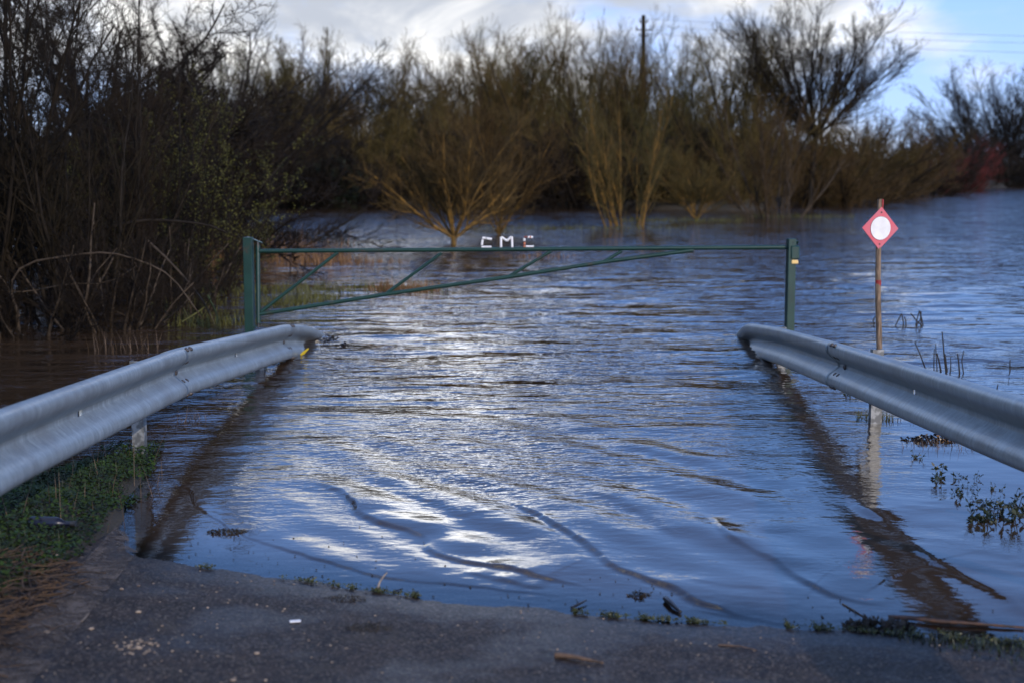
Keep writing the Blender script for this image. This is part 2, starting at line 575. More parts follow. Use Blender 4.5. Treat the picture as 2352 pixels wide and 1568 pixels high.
calm = .40 + .60 * sstep(Y, 6.8, 9.5)
for i in range(64):
    lam = 10 ** rs.uniform(math.log10(.10), math.log10(1.5))
    a = rs.normal(R(262), R(30))                                     # travelling towards the camera
    kx, ky = math.cos(a) * 2 * math.pi / lam, math.sin(a) * 2 * math.pi / lam
    ph = rs.uniform(0, 6.28)
    slope = .0200 * (1.15 if lam < .5 else .8)
    amp = slope * lam / (2 * math.pi)
    fade = np.clip((lam / (dyr * max(abs(math.sin(a)), .7) + .6 * du * Y + 1e-6) - 2.2) / 2.5, 0, 1)
    wob = .6 * np.sin(.9 * X + .5 * Y + i) + .5 * np.sin(1.7 * Y - .8 * X + 2 * i)
    Z += amp * fade * np.sin(kx * X + ky * Y + ph + wob)
Z *= patch * lee * calm * shal
# oblique wavelets running in over the road, before they break
obl = sstep(Y, 5.0, 6.2) * (1 - sstep(Y, 8.2, 10.5)) * sstep(X, -1.5, -.6) * (1 - sstep(X, .9, 1.6))
for i in range(9):
    lam = rs.uniform(.26, .62); a = rs.normal(R(216), R(11))
    Z += obl * shal * .056 * lam / (2 * math.pi) * (.55 + .45 * np.sin(1.3 * X - 1.1 * Y + 2.3 * i)) * np.sin(2 * math.pi / lam * (X * math.cos(a) + Y * math.sin(a)) + rs.uniform(0, 6.28) + .9 * np.sin(1.6 * X + .7 * Y + i) + .5 * np.sin(2.9 * Y - 1.9 * X + i))
# the little breaking swell along the road
near = (Y < 9.2) & (np.abs(U) < .45) & (Y > 4.2)
ix = np.where(near)
xn, yn = X[ix], Y[ix]
hz = np.zeros_like(xn)
shn = np.clip(dep[ix] / .02, .12, 1)
frill = np.zeros_like(xn)
for ci, (pts, A, back, front) in enumerate(CRESTS):
    L = smooth_line(pts)
    x0, x1 = L[:, 0].min() - 1.7, L[:, 0].max() + 1.7
    y0, y1 = L[:, 1].min() - .9, L[:, 1].max() + 1.7
    s_ = np.where((xn > x0) & (xn < x1) & (yn > y0) & (yn < y1))[0]
    if len(s_) == 0: continue
    q = np.stack([xn[s_], yn[s_]], -1)
    best = np.full(len(s_), 1e9); bi = np.zeros(len(s_), int)
    for k in range(len(L)):
        d2 = (q[:, 0] - L[k, 0]) ** 2 + (q[:, 1] - L[k, 1]) ** 2
        b2 = d2 < best
        best[b2] = d2[b2]; bi[b2] = k
    T = np.gradient(L, axis=0); stp = np.linalg.norm(T, axis=1).mean(); T /= np.linalg.norm(T, axis=1)[:, None]
    dv = q - L[bi]
    sa = (dv * T[bi]).sum(1)
    fi = np.clip(bi + sa / stp, 0, len(L) - 1)                        # position along the crest, continuous
    Tx = np.interp(fi, np.arange(len(L)), T[:, 0]); Ty = np.interp(fi, np.arange(len(L)), T[:, 1])
    cx_ = np.interp(fi, np.arange(len(L)), L[:, 0]); cy_ = np.interp(fi, np.arange(len(L)), L[:, 1])
    dv = q - np.stack([cx_, cy_], -1)
    sgn = dv[:, 0] * Ty - dv[:, 1] * Tx                               # towards the shore (lines run left to right)
    over = np.abs(dv[:, 0] * Tx + dv[:, 1] * Ty)
    sgn = sgn + .020 * vnoise(q[:, 0], q[:, 1], 40 + ci, 8) + .007 * vnoise(q[:, 0], q[:, 1], 60 + ci, 28) + .0016 * vnoise(q[:, 0], q[:, 1], 70 + ci, 75)
    par = fi / (len(L) - 1.0)
    taper = sstep(par, 0, .25) * (1 - sstep(par, .80, 1.0)) * np.exp(-(over / .15) ** 2)
    prof = np.where(sgn > 0, np.exp(-(sgn / front) ** 2), np.exp(-(np.abs(sgn) / back) ** 1.3))
    trough = -.06 * np.exp(-((sgn - 2.2 * front) / (1.4 * front)) ** 2)
    mod = np.clip(1 + .50 * vnoise(q[:, 0], q[:, 1], 80 + ci, 5) + .30 * vnoise(q[:, 0], q[:, 1], 81 + ci, 13), .08, 1.8)
    hz[s_] += A * taper * (prof + trough) * mod
    frill[s_] = np.maximum(frill[s_], taper * np.where(sgn < .01, np.exp(-np.abs(sgn) / (1.5 * back)), 0) * (A > .012))
hz = hz * shn
Z[ix] += hz
WD = dep.copy()
WF = np.zeros_like(X); WF[ix] = frill
m_, n_, b_ = mat('flood_water')
t_ = n_.new('ShaderNodeTexCoord')
oc = t_.outputs['Object']
sp_ = n_.new('ShaderNodeSeparateXYZ')
n_.put(sp_.inputs[0], oc)
n_.put(b_.inputs['Base Color'], n_.mix(n_.rng(n_.noise(oc, .8, 4, .6), .35, .65), (.038, .0235, .0135), (.050, .031, .018)))
b_.inputs['IOR'].default_value = 1.56
n_.put(b_.inputs['Roughness'], n_.rng(sp_.outputs[1], 20, 90, .03, .12))
yfac = n_.rng(sp_.outputs[1], 6.2, 9.0, .16, 1.0)
gust = n_.rng(n_.noise(n_.mapping(oc, (.45, .22, 1)), 1.0, 4, .55), .36, .62, .35, 1.15)
lee_ = n_.math('MULTIPLY', n_.rng(sp_.outputs[0], 2.2, 2.6), n_.rng(sp_.outputs[1], 9.5, 13, 1, 0))
gust = n_.math('MULTIPLY', gust, n_.math('SUBTRACT', 1.0, n_.math('MULTIPLY', lee_, .75)))
def slopes(sx, sy, rot, det, amp, loc=0.0):
    """slope of a noise sea, by differences, so that it does not depend on the pixel size"""
    e = .004 * 10 / max(sx, sy)
    h0 = n_.noise(n_.mapping(oc, (sx, sy, 1), (0, 0, rot), (loc, loc, 0)), 1.0, det, .5)
    r_ = []
    for ax in (0, 1):
        ad = n_.new('ShaderNodeVectorMath', operation='ADD')
        n_.put(ad.inputs[0], oc)
        ad.inputs[1].default_value = (e, 0, 0) if ax == 0 else (0, e, 0)
        h1 = n_.noise(n_.mapping(ad.outputs[0], (sx, sy, 1), (0, 0, rot), (loc, loc, 0)), 1.0, det, .5)
        r_.append(n_.math('MULTIPLY', n_.math('SUBTRACT', h0, h1), amp / e))
    return r_
A0 = slopes(24.0, 40.0, R(4), 2, .0026, 5.5)
A1 = slopes(8.0, 16.0, R(9), 2, .0100)
A4 = slopes(17.0, 28.0, R(-6), 2, .0058, 9.1)
A2 = slopes(2.2, 4.6, R(-8), 2, .0330, 3.1)
A3 = slopes(.60, 1.45, R(5), 2, .085, 7.7)
w1 = n_.math('MULTIPLY', gust, yfac)
wf = n_.math('MULTIPLY', w1, n_.rng(sp_.outputs[1], 13, 26, 1.0, .4))
w2 = n_.math('MULTIPLY', w1, n_.math('ADD', n_.rng(sp_.outputs[1], 8, 13, .45, 1.25), n_.rng(sp_.outputs[1], 16, 32, 0, 1.5)))
w4 = n_.math('MULTIPLY', n_.math('MULTIPLY', w1, n_.rng(sp_.outputs[1], 8.5, 13, 1, .15)), n_.rng(n_.noise(n_.mapping(oc, (.8, .5, 1)), 1.0, 3, .5), .40, .62, .25, 1.1))
at_f = n_.new('ShaderNodeAttribute', attribute_name='frill')
at_d = n_.new('ShaderNodeAttribute', attribute_name='depth')
w0 = n_.math('MULTIPLY', n_.math('MULTIPLY_ADD', at_f.outputs['Fac'], 1.0, n_.rng(n_.noise(oc, 1.7, 3, .5), .45, .65, .05, .55)), n_.math('MULTIPLY', n_.rng(at_d.outputs['Fac'], .005, .05), n_.rng(sp_.outputs[1], 8.5, 12, 1, .25)))
w3 = n_.rng(sp_.outputs[1], 6.8, 12)
cx = n_.new('ShaderNodeCombineXYZ')
for ax in (0, 1):
    v_ = n_.math('MULTIPLY_ADD', A0[ax], w0, n_.math('MULTIPLY_ADD', A4[ax], w4, n_.math('ADD', n_.math('ADD', n_.math('MULTIPLY', A1[ax], wf), n_.math('MULTIPLY', A2[ax], w2)), n_.math('MULTIPLY', A3[ax], w3))))
    n_.put(cx.inputs[ax], v_)
ge = n_.new('ShaderNodeNewGeometry')
ad = n_.new('ShaderNodeVectorMath', operation='ADD')
n_.put(ad.inputs[0], ge.outputs['Normal']); n_.put(ad.inputs[1], cx.outputs[0])
no = n_.new('ShaderNodeVectorMath', operation='NORMALIZE')
n_.put(no.inputs[0], ad.outputs[0])
n_.put(b_.inputs['Normal'], no.outputs[0])
# where it is only millimetres deep the road shows through
fr = n_.new('ShaderNodeFresnel'); fr.inputs['IOR'].default_value = 1.56
n_.put(fr.inputs['Normal'], no.outputs[0])
gs = n_.new('ShaderNodeBsdfGlossy'); gs.inputs['Roughness'].default_value = .05
n_.put(gs.inputs['Normal'], no.outputs[0])
tr_ = n_.new('ShaderNodeBsdfTransparent')
tr_.inputs['Color'].default_value = (.80, .74, .66, 1)
m1 = n_.new('ShaderNodeMixShader')
n_.put(m1.inputs[0], fr.outputs[0]); n_.t.links.new(tr_.outputs[0], m1.inputs[1]); n_.t.links.new(gs.outputs[0], m1.inputs[2])
m2 = n_.new('ShaderNodeMixShader')
n_.put(m2.inputs[0], n_.rng(at_d.outputs['Fac'], .0, .030))
n_.t.links.new(m1.outputs[0], m2.inputs[1]); n_.t.links.new(b_.outputs[0], m2.inputs[2])
n_.t.links.new(m2.outputs[0], n_.n['Material Output'].inputs['Surface'])
wme = np_mesh('water', np.stack([X, Y, Z], -1).reshape(-1, 3), grid_faces(*X.shape))
for nm_, ar_ in (('depth', WD), ('frill', WF)):
    at_ = wme.attributes.new(nm_, 'FLOAT', 'POINT')
    at_.data.foreach_set('value', np.ascontiguousarray(ar_, np.float32).ravel())
wa = obj('water', wme, m_)
tag(wa, kind='structure')

# ================================================================== GUARD RAILS
def chaikin(p, n=3):
    p = np.array(p, float)
    for _ in range(n):
        q = np.empty((2 * len(p), p.shape[1]))
        q[0] = p[0]; q[-1] = p[-1]
        q[1:-1:2] = .75 * p[:-1] + .25 * p[1:]
        q[2::2] = .25 * p[:-1] + .75 * p[1:]
        p = q
    return p
PROF = chaikin([(.0, .146), (.030, .157), (.072, .148), (.088, .112), (.074, .072), (.022, .032), (.002, .012)], 3)
PROF = np.vstack([PROF, [(0.002, .0)], PROF[::-1] * np.array((1, -1))])
m_, n_, b_ = mat('galvanised_steel')
t_ = n_.new('ShaderNodeTexCoord')
oc = t_.outputs['Object']
st = n_.noise(n_.mapping(oc, (22, 60, 7), (R(28), 0, 0)), 1.0, 6, .65, .6)
bl = n_.noise(oc, 3.5, 5, .6)
sp2 = n_.noise(n_.mapping(oc, (120, 120, 30)), 1.0, 3, .6)
c_ = n_.mix(n_.rng(st, .3, .75), (.21, .24, .24), (.44, .49, .49))
c_ = n_.mix(n_.math('MULTIPLY', n_.rng(bl, .42, .70), .5), c_, (.20, .20, .185))
c_ = n_.mix(n_.math('MULTIPLY', n_.rng(sp2, .62, .74), .6), c_, (.66, .67, .67))
n_.put(b_.inputs['Base Color'], c_)
b_.inputs['Metallic'].default_value = .45
n_.put(b_.inputs['Roughness'], n_.rng(st, .3, .7, .36, .50))
n_.put(b_.inputs['Normal'], n_.bump(st, .12, .004))
M['galv'] = m_
m_, n_, b_ = mat('galvanised_post')
t_ = n_.new('ShaderNodeTexCoord')
vo = n_.new('ShaderNodeTexVoronoi')
n_.put(vo.inputs['Vector'], n_.mapping(t_.outputs['Object'], (26, 26, 14)))
vo.inputs['Scale'].default_value = 1
c_ = n_.mix(n_.rng(n_.noise(t_.outputs['Object'], 18, 4), .42, .58), (.15, .155, .15), (.34, .35, .34))
n_.put(b_.inputs['Base Color'], c_)
b_.inputs['Metallic'].default_value = .5
b_.inputs['Roughness'].default_value = .45
M['galv_post'] = m_
M['bolt'] = simple('weathered_bolt', (.16, .14, .12), .5, .5, 40, metallic=.6, col2=(.08, .06, .05))

class Rail:
    """a guard rail path through its top edge; side +1 faces +X, -1 faces -X"""
    def __init__(self, pts, side):
        p = np.array([tuple(q) for q in pts], float)
        self.side = side
        s = np.concatenate([[0], np.cumsum(np.linalg.norm(np.diff(p, axis=0), axis=1))])
        u = np.linspace(0, s[-1], 400)
        q = np.stack([np.interp(u, s, p[:, i]) for i in range(3)], -1)
        for _ in range(110):
            q[1:-1] = .25 * q[:-2] + .5 * q[1:-1] + .25 * q[2:]
        self.c = q
        self.s = np.concatenate([[0], np.cumsum(np.linalg.norm(np.diff(q, axis=0), axis=1))])
    def at(self, s):
        s = np.atleast_1d(s)
        c = np.stack([np.interp(s, self.s, self.c[:, i]) for i in range(3)], -1)
        c2 = np.stack([np.interp(s + .05, self.s, self.c[:, i]) for i in range(3)], -1)
        c1 = np.stack([np.interp(s - .05, self.s, self.c[:, i]) for i in range(3)], -1)
        T = c2 - c1
        T /= np.linalg.norm(T, axis=1)[:, None]
        O = np.cross(T, (0, 0, 1.0)); O /= np.linalg.norm(O, axis=1)[:, None]
        O = O * np.where((O[:, 0] * self.side) > 0, 1, -1)[:, None]
        Up = np.cross(O, T); Up *= np.sign(Up[:, 2])[:, None]
        return c - Up * .155, T, O, Up
    def s_of_y(self, y):
        return float(np.interp(y, self.c[:, 1], self.s))
    def pt(self, s, out_, up):
        c, T, O, Up = self.at(s)
        return Vector((c + O * out_ + Up * up)[0])
    def panel(self, s0, s1, off, parent, holes=()):
        ss = list(np.arange(s0, s1, .06)) + [s1]
        for hs_ in holes:
            ss = [q for q in ss if abs(q - hs_) > .035] + [hs_ - .017, hs_ + .017]
        ss = np.array(sorted(ss))
        c, T, O, Up = self.at(ss)
        pr = PROF
        V = c[:, None] + O[:, None] * (pr[None, :, 0, None] + off) + Up[:, None] * pr[None, :, 1, None]
        n, k = V.shape[:2]
        F = grid_faces(n, k)
        kill = []
        mid = len(pr) // 2
        for hs_ in holes:
            i = int(np.argmin(np.abs(ss - (hs_ - .017))))
            for j in range(mid - 2, mid + 2):
                if abs(pr[j, 1]) < .022 and abs(pr[j + 1, 1]) < .022:
                    kill.append(i * (k - 1) + j)
        F = np.delete(F, kill, 0)
        if self.side < 0: F = F[:, ::-1]
        o = obj('rail_panel', np_mesh('rail_panel', V.reshape(-1, 3), F), M['galv'], parent)
        md = o.modifiers.new('thickness', 'SOLIDIFY')
        md.thickness = .004
        md.offset = -1
        return o
    def bolt(self, s, out_, up, tilt, parent, r=.017):
        """domed button head lying on the rail face"""
        c, T, O, Up = self.at(s)
        nrm = O[0] * math.cos(tilt) + Up[0] * math.sin(tilt)
        p = c[0] + O[0] * out_ + Up[0] * up
        a = T[0]; b = np.cross(nrm, a)
        V, F3, F4 = [], [], []
        m = 12
        rings = [(1.0, -.003), (1.0, .003), (.75, .008), (.35, .010)]
        for rr, hh in rings:
            for q in range(m):
                th = q * 2 * math.pi / m
                V.append(p + nrm * hh + (a * math.cos(th) * 1.35 + b * math.sin(th)) * r * rr)
        V.append(p + nrm * .0105)
        mb = MB()
        mb.V.append(np.array(V)); mb.n = len(V)
        for i in range(len(rings) - 1):
            for q in range(m):
                F4.append((i * m + q, i * m + (q + 1) % m, (i + 1) * m + (q + 1) % m, (i + 1) * m + q))
        for q in range(m):
            F3.append(((len(rings) - 1) * m + q, (len(rings) - 1) * m + (q + 1) % m, len(V) - 1))
        mb.F[4].append(np.array(F4)); mb.F[3].append(np.array(F3))
        return mb.build('bolt', M['bolt'], parent)
    def splice_bolts(self, s, off, parent):
        for ds in (.07, .17):
            for (o_, u_, t_) in ((.075, .142, R(52)), (.047, .058, R(-58)), (.047, -.058, R(58)), (.075, -.142, R(-52))):
                self.bolt(s + ds, o_ + off, u_, t_, parent)
        self.bolt(s + .07, .004 + off, .0, 0, parent, .02)

def c_post(name, p, top, bottom, parent, yaw=0.0, wdt=.074, dpt=.055):
    """rolled C section post with its open side away from the camera"""
    th = .006
    sec = [(-wdt / 2, dpt / 2), (-wdt / 2, -dpt / 2), (wdt / 2, -dpt / 2), (wdt / 2, dpt / 2)]
    inner = [(wdt / 2 - th, dpt / 2), (wdt / 2 - th, -dpt / 2 + th), (-wdt / 2 + th, -dpt / 2 + th), (-wdt / 2 + th, dpt / 2)]
    loop = sec + inner
    V = []
    for z in (bottom, top):
        for (a, b) in loop:
            V.append((p[0] + a * math.cos(yaw) - b * math.sin(yaw), p[1] + a * math.sin(yaw) + b * math.cos(yaw), z))
    m = 8
    Q = [(i, (i + 1) % m, m + (i + 1) % m, m + i) for i in range(m)]
    Q += [(8, 9, 14, 15), (9, 10, 13, 14), (10, 11, 12, 13)]
    mb = MB().add(V, Q)
    return mb.build(name, M['galv_post'], parent, smooth=False)

def offs(p):
    return Vector(p)
LP = [P(-1150, 1320, 2.25), P(0, 930, 5.5), P(393, 799, 8.8), P(650, 744, 12.6), P(702, 748, 13.9), P(736, 766, 14.8), P(775, 800, 15.8)]
RP = [P(3640, 1226, 2.9), P(2352, 908, 6.1), P(1925, 784, 9.8), P(1800, 752, 12.2), P(1728, 742, 13.9), P(1708, 764, 14.7), P(1690, 805, 16.0)]
rl = Rail(LP, 1)
lr = empty('guard_rail', rl.pt(rl.s_of_y(8.6), -.1, -.6))
tag(lr, 'bluish galvanised guard rail on the left verge, sinking into the flood before the hinge post', 'guard rail', 'guard rails either side of the road')
def par(o, root):
    """parent keeping world place"""
    o.matrix_parent_inverse = Matrix.Translation(-Vector(root.location))
    return o
j1, j2 = rl.s_of_y(LP[2].y), rl.s_of_y(LP[3].y)
h1 = rl.s_of_y(P(192, 940, 6.6).y)
lr_parts = [rl.panel(0.0, j1, .0130, lr, (h1,)), rl.panel(j1 - .32, j2, .0, lr, (j1 + 1.85,)), rl.panel(j2 - .32, rl.s[-1], -.0110, lr)]
rl.splice_bolts(j1 + .0, .001, lr)
rl.splice_bolts(j2 + .0, -.0095, lr)
for (px, py, t, top_py) in ((322, 1050, 8.5, 824),):
    q = P(px, py, t)
    tp = P(px - 3, top_py, t)
    c_post('post', (q.x, q.y), tp.z, -.7, lr, R(-4))
    MB().box((q.x + .052, q.y - .01, tp.z - .19), (.03, .07, .14), bev=.005).build('spacer', M['galv_post'], lr)
for yv in (4.0, 12.0):
    s_ = rl.s_of_y(yv); q = rl.pt(s_, -.10, 0)
    c_post('post', (q.x, q.y), q.z + .10, -.7, lr, R(-4))
    MB().box((q.x + .06, q.y, q.z), (.05, .1, .16), bev=.006).build('spacer', M['galv_post'], lr)
rr = Rail(RP, -1)
rt = empty('guard_rail', rr.pt(rr.s_of_y(9.5), -.1, -.6))
tag(rt, 'grey galvanised guard rail with shaded face on the right, in front of the diamond sign', 'guard rail', 'guard rails either side of the road')
k1 = rr.s_of_y(RP[2].y)
h2 = rr.s_of_y(P(2106, 900, 7.85).y)
rr.panel(0.0, k1 + .25, .0, rt, (h2,))
rr.panel(k1 - .05, rr.s[-1], .0065, rt)
for ds in (-.32,):
    rr.splice_bolts(k1 + ds, .002, rt)
for (px, py, t, top_py) in ((2010, 958, 9.55, 799),):
    q = P(px, py, t); tp = P(px, top_py, t)
    c_post('post', (q.x, q.y), tp.z, -.8, rt, R(3))
    MB().box((q.x - .075, q.y - .03, tp.z - .20), (.07, .10, .16), bev=.006).build('spacer', M['galv_post'], rt)
for yv in (5.4, 12.9):
    s_ = rr.s_of_y(yv); q = rr.pt(s_, -.12, 0)
    c_post('post', (q.x, q.y), q.z + .14, -.8, rt, R(3))
    MB().box((q.x - .06, q.y, q.z), (.07, .1, .16), bev=.006).build('spacer', M['galv_post'], rt)
for root in (lr, rt):
    for ch in root.children:
        par(ch, root)

# ================================================================== GREEN BARRIER GATE
m_, n_, b_ = mat('green_paint')
t_ = n_.new('ShaderNodeTexCoord')
oc = t_.outputs['Object']
c_ = n_.mix(n_.rng(n_.noise(oc, 6, 5, .6), .3, .7), (.0036, .030, .021), (.0056, .041, .029))
rust = n_.rng(n_.math('MULTIPLY_ADD', n_.noise(oc, 45, 5, .7), .4, n_.noise(oc, 3.0, 5, .6)), .77, .90)
c_ = n_.mix(n_.math('MULTIPLY', rust, .8), c_, (.055, .026, .013))
n_.put(b_.inputs['Base Color'], c_)
n_.put(b_.inputs['Roughness'], n_.rng(n_.noise(oc, 30, 4), .3, .7, .32, .5))
n_.put(b_.inputs['Normal'], n_.bump(n_.noise(oc, 60, 4), .1, .003))
M['green'] = m_
M['brass'] = simple('brass_lock', (.92, .64, .24), .4, .12, 30, metallic=.1)
M['steel_dark'] = simple('dark_steel', (.07, .07, .07), .45, .4, 30, metallic=.6)
TG = 14.2
gate = empty('barrier_gate', G(572, 777))
tag(gate, 'dark green tubular swing barrier closed across the flooded road between two posts', 'gate')
def gt(px, py, dt=0.0):
    return P(px, py, TG + dt)
pa, pb = gt(560.5, 545), gt(581, 545)
wdt = pb.x - pa.x
pc = gt(571.5, 700)
MB().box((pc.x, pc.y + wdt / 2, (pa.z - 1.0) / 2), (wdt, wdt, pa.z + 1.0), Matrix.Rotation(R(-4), 3, 'Z'), bev=.004).build('hinge_post', M['green'], gate)
th_, tl_ = gt(592, 563), gt(593.5, 742)
MB().tube([th_, tl_], .0215, 16).build('hinge_tube', M['green'], gate)
q = gt(583, 551)
MB().box((q.x + .0, q.y + .03, q.z - .002), (.16, .06, .010), Matrix.Rotation(R(22), 3, 'Y'), bev=.002).build('hinge_bracket', M['green'], gate)
q = gt(587, 750)
MB().box((q.x, q.y + .03, q.z), (.11, .05, .012), Matrix.Rotation(R(-38), 3, 'Y'), bev=.002).build('hinge_bracket', M['green'], gate)
MB().tube([gt(592, 556), gt(592, 570)], .012, 10).build('hinge_pin', M['steel_dark'], gate)
MB().tube([gt(593.5, 740), gt(593.5, 752)], .012, 10).build('hinge_pin', M['steel_dark'], gate)
MB().tube([gt(594, 577), gt(1812, 568)], .0215, 16).build('top_rail', M['green'], gate)
MB().tube([gt(596, 722), gt(900, 674), gt(1170, 636), gt(1400, 600), gt(1592, 575)], .0200, 16).build('lower_rail', M['green'], gate)
for a, b in (((600, 716), (776, 580)), ((889, 673), (1015, 581)), ((1169, 635), (1266, 577)), ((1389, 600), (1428, 577))):
    MB().tube([gt(*a, .003), gt(*b, .003)], .0165, 12).build('brace', M['green'], gate)
pa, pb = gt(1806.5, 548), gt(1827, 548)
wdt = pb.x - pa.x
pc = gt(1816.5, 700)
MB().box((pc.x, pc.y + .05, (pa.z - 1.0) / 2), (wdt * .9, wdt * .9, pa.z + 1.0), Matrix.Rotation(R(9), 3, 'Z'), bev=.004).build('latch_post', M['green'], gate)
a, b = gt(1813, 564), gt(1833.5, 595)
MB().box(((a.x + b.x) / 2, a.y - .035, (a.z + b.z) / 2), (b.x - a.x, .075, a.z - b.z), Matrix.Rotation(R(6), 3, 'Z'), bev=.010).build('lock_box', M['green'], gate)
q = gt(1822, 558)
MB().box((q.x, q.y - .012, q.z + .004), (.095, .05, .012), Matrix.Rotation(R(-38), 3, 'X'), bev=.003).build('lock_hood', M['green'], gate)
MB().tube([gt(1820, 557.5, -.065), gt(1820, 557.5, -.035)], .009, 10).build('bolt', M['steel_dark'], gate)
a, b = gt(1816, 597), gt(1831.5, 606)
pk = MB().box(((a.x + b.x) / 2, a.y - .035, (a.z + b.z) / 2), (b.x - a.x, .03, a.z - b.z), bev=.006).build('padlock', M['brass'], gate)
for ch in gate.children:
    par(ch, gate)

# --- the letters C M C standing on the bar, pieced together from white tube
M['white_plastic'] = simple('white_plastic', (.82, .80, .77), .35, .12, 25)
M['orange_tape'] = simple('orange_tape', (.55, .17, .07), .5, .3, 25)
M['red_tape'] = simple('red_tape', (.22, .035, .02), .5, .3, 25)
def lt(cx, cy):
    return P(1062.3 + .08545 * cx, 516.8 + .08545 * cy, TG)
def letter(label, pieces):
    base = lt(pieces[0][0][0][0], 615)
    root = empty('letter', base)
    tag(root, label, 'letter', 'white letters on the gate bar')
    for pts, mt in pieces:
        o = MB().tube([lt(*p) for p in pts], .0118 if mt != 'red_tape' else .009, 12).build('stroke', M[mt], root)
        par(o, root)
letter('white letter C standing leftmost on the green gate bar, all strokes white', [
    ([(510, 598), (780, 598)], 'white_plastic'), ([(540, 395), (517, 548)], 'white_plastic'),
    ([(535, 348), (628, 362)], 'white_plastic'), ([(648, 364), (788, 388)], 'white_plastic')])
letter('white letter M on the green gate bar between the two letters C', [
    ([(1036, 618), (1034, 325)], 'white_plastic'), ([(1042, 325), (1190, 430)], 'white_plastic'),
    ([(1190, 430), (1318, 318)], 'white_plastic'), ([(1325, 318), (1336, 612)], 'white_plastic')])
letter('letter C standing rightmost on the green gate bar, its white strokes patched orange and red', [
    ([(1705, 585), (1915, 585)], 'white_plastic'), ([(1640, 590), (1692, 590)], 'orange_tape'),
    ([(1668, 465), (1668, 535)], 'orange_tape'), ([(1660, 360), (1662, 435)], 'white_plastic'),
    ([(1655, 325), (1745, 326)], 'red_tape'), ([(1760, 328), (1805, 330)], 'white_plastic'),
    ([(1805, 330), (1838, 332)], 'orange_tape'), ([(1838, 332), (1893, 336)], 'white_plastic')])

# ================================================================== DIAMOND SIGN ON A POLE
TS = 11.0
m_, n_, b_ = mat('weathered_wood')
t_ = n_.new('ShaderNodeTexCoord')
oc = t_.outputs['Object']
gr = n_.noise(n_.mapping(oc, (70, 70, 6)), 1.0, 5, .6, .4)
c_ = n_.mix(n_.rng(gr, .3, .7), (.075, .050, .030), (.27, .185, .115))
n_.put(b_.inputs['Base Color'], c_)
b_.inputs['Roughness'].default_value = .8
n_.put(b_.inputs['Normal'], n_.bump(gr, .5, .004))
M['wood'] = m_
M['sign_red'] = simple('faded_red', (.66, .115, .14), .45, .2, 9, col2=(.58, .15, .18))
M['sign_white'] = simple('sign_white', (.86, .86, .84), .4, .03, 12, col2=(.76, .75, .71))
M['red_paint'] = simple('red_paint', (.35, .03, .025), .6, .4, 40)
sg = empty('marker_sign', G(2018, 870))
tag(sg, 'pink-red diamond sign with a white disc on a wooden pole in the flood', 'sign')
pole_pts = [(2021.5, 458), (2019.5, 510), (2017.5, 575), (2016.5, 640), (2017, 700), (2019, 760), (2020, 830), (2020.5, 930)]
pts = [P(x, y, TS) for x, y in pole_pts]
pts.append(pts[-1] + Vector((0, 0, -.6)))
MB().tube(pts, [.0200, .0205, .0205, .021, .0215, .022, .022, .0225, .023], 14).build('pole', M['wood'], sg)
q = P(2017, 650, TS)
MB().tube([q + Vector((0, 0, .022)), q + Vector((.0, 0, -.022))], .0225, 14).build('red_band', M['red_paint'], sg)
q = P(2023.5, 466, TS)
MB().box((q.x + .009, q.y - .012, q.z - .01), (.014, .02, .075), bev=.005).build('red_mark', M['red_paint'], sg)
cen = P(2021.9, 524.6, TS - .035)
rot = Matrix.Rotation(R(20), 3, 'Z') @ Matrix.Rotation(R(2.2), 3, 'Y')
HD, HR = .164, .0895
def plate(name, loop, thick, mt, off, hole=()):
    """flat plate with the given outline in its own plane, turned to its place"""
    n = len(loop)
    V = [rot @ Vector((x, -thick / 2 - off, z)) for x, z in loop] + [rot @ Vector((x, thick / 2 - off, z)) for x, z in loop]
    V = [v + cen for v in V]
    me = bpy.data.meshes.new(name)
    F = [tuple(range(n)), tuple(range(2 * n - 1, n - 1, -1))] + [(i, n + i, n + (i + 1) % n, (i + 1) % n) for i in range(n)]
    me.from_pydata([tuple(v) for v in V], [], F)
    return obj(name, me, mt, sg)
plate('diamond_panel', [(0, -HD), (HD, 0), (0, HD), (-HD, 0)], .004, M['sign_red'], 0)
plate('dark_rim', [(HR * 1.02 * math.cos(a), HR * 1.02 * math.sin(a)) for a in np.linspace(0, 2 * math.pi, 48, False)], .002, M['steel_dark'], .0030)
plate('white_disc', [(HR * math.cos(a), HR * math.sin(a)) for a in np.linspace(0, 2 * math.pi, 48, False)], .002, M['sign_white'], .0052)
for zz in (.122, -.122):
    plate('bolt', [(.0062 * math.cos(a), zz + .0062 * math.sin(a)) for a in np.linspace(0, 2 * math.pi, 12, False)], .004, M['steel_dark'], .004)
for ch in sg.children:
    par(ch, sg)

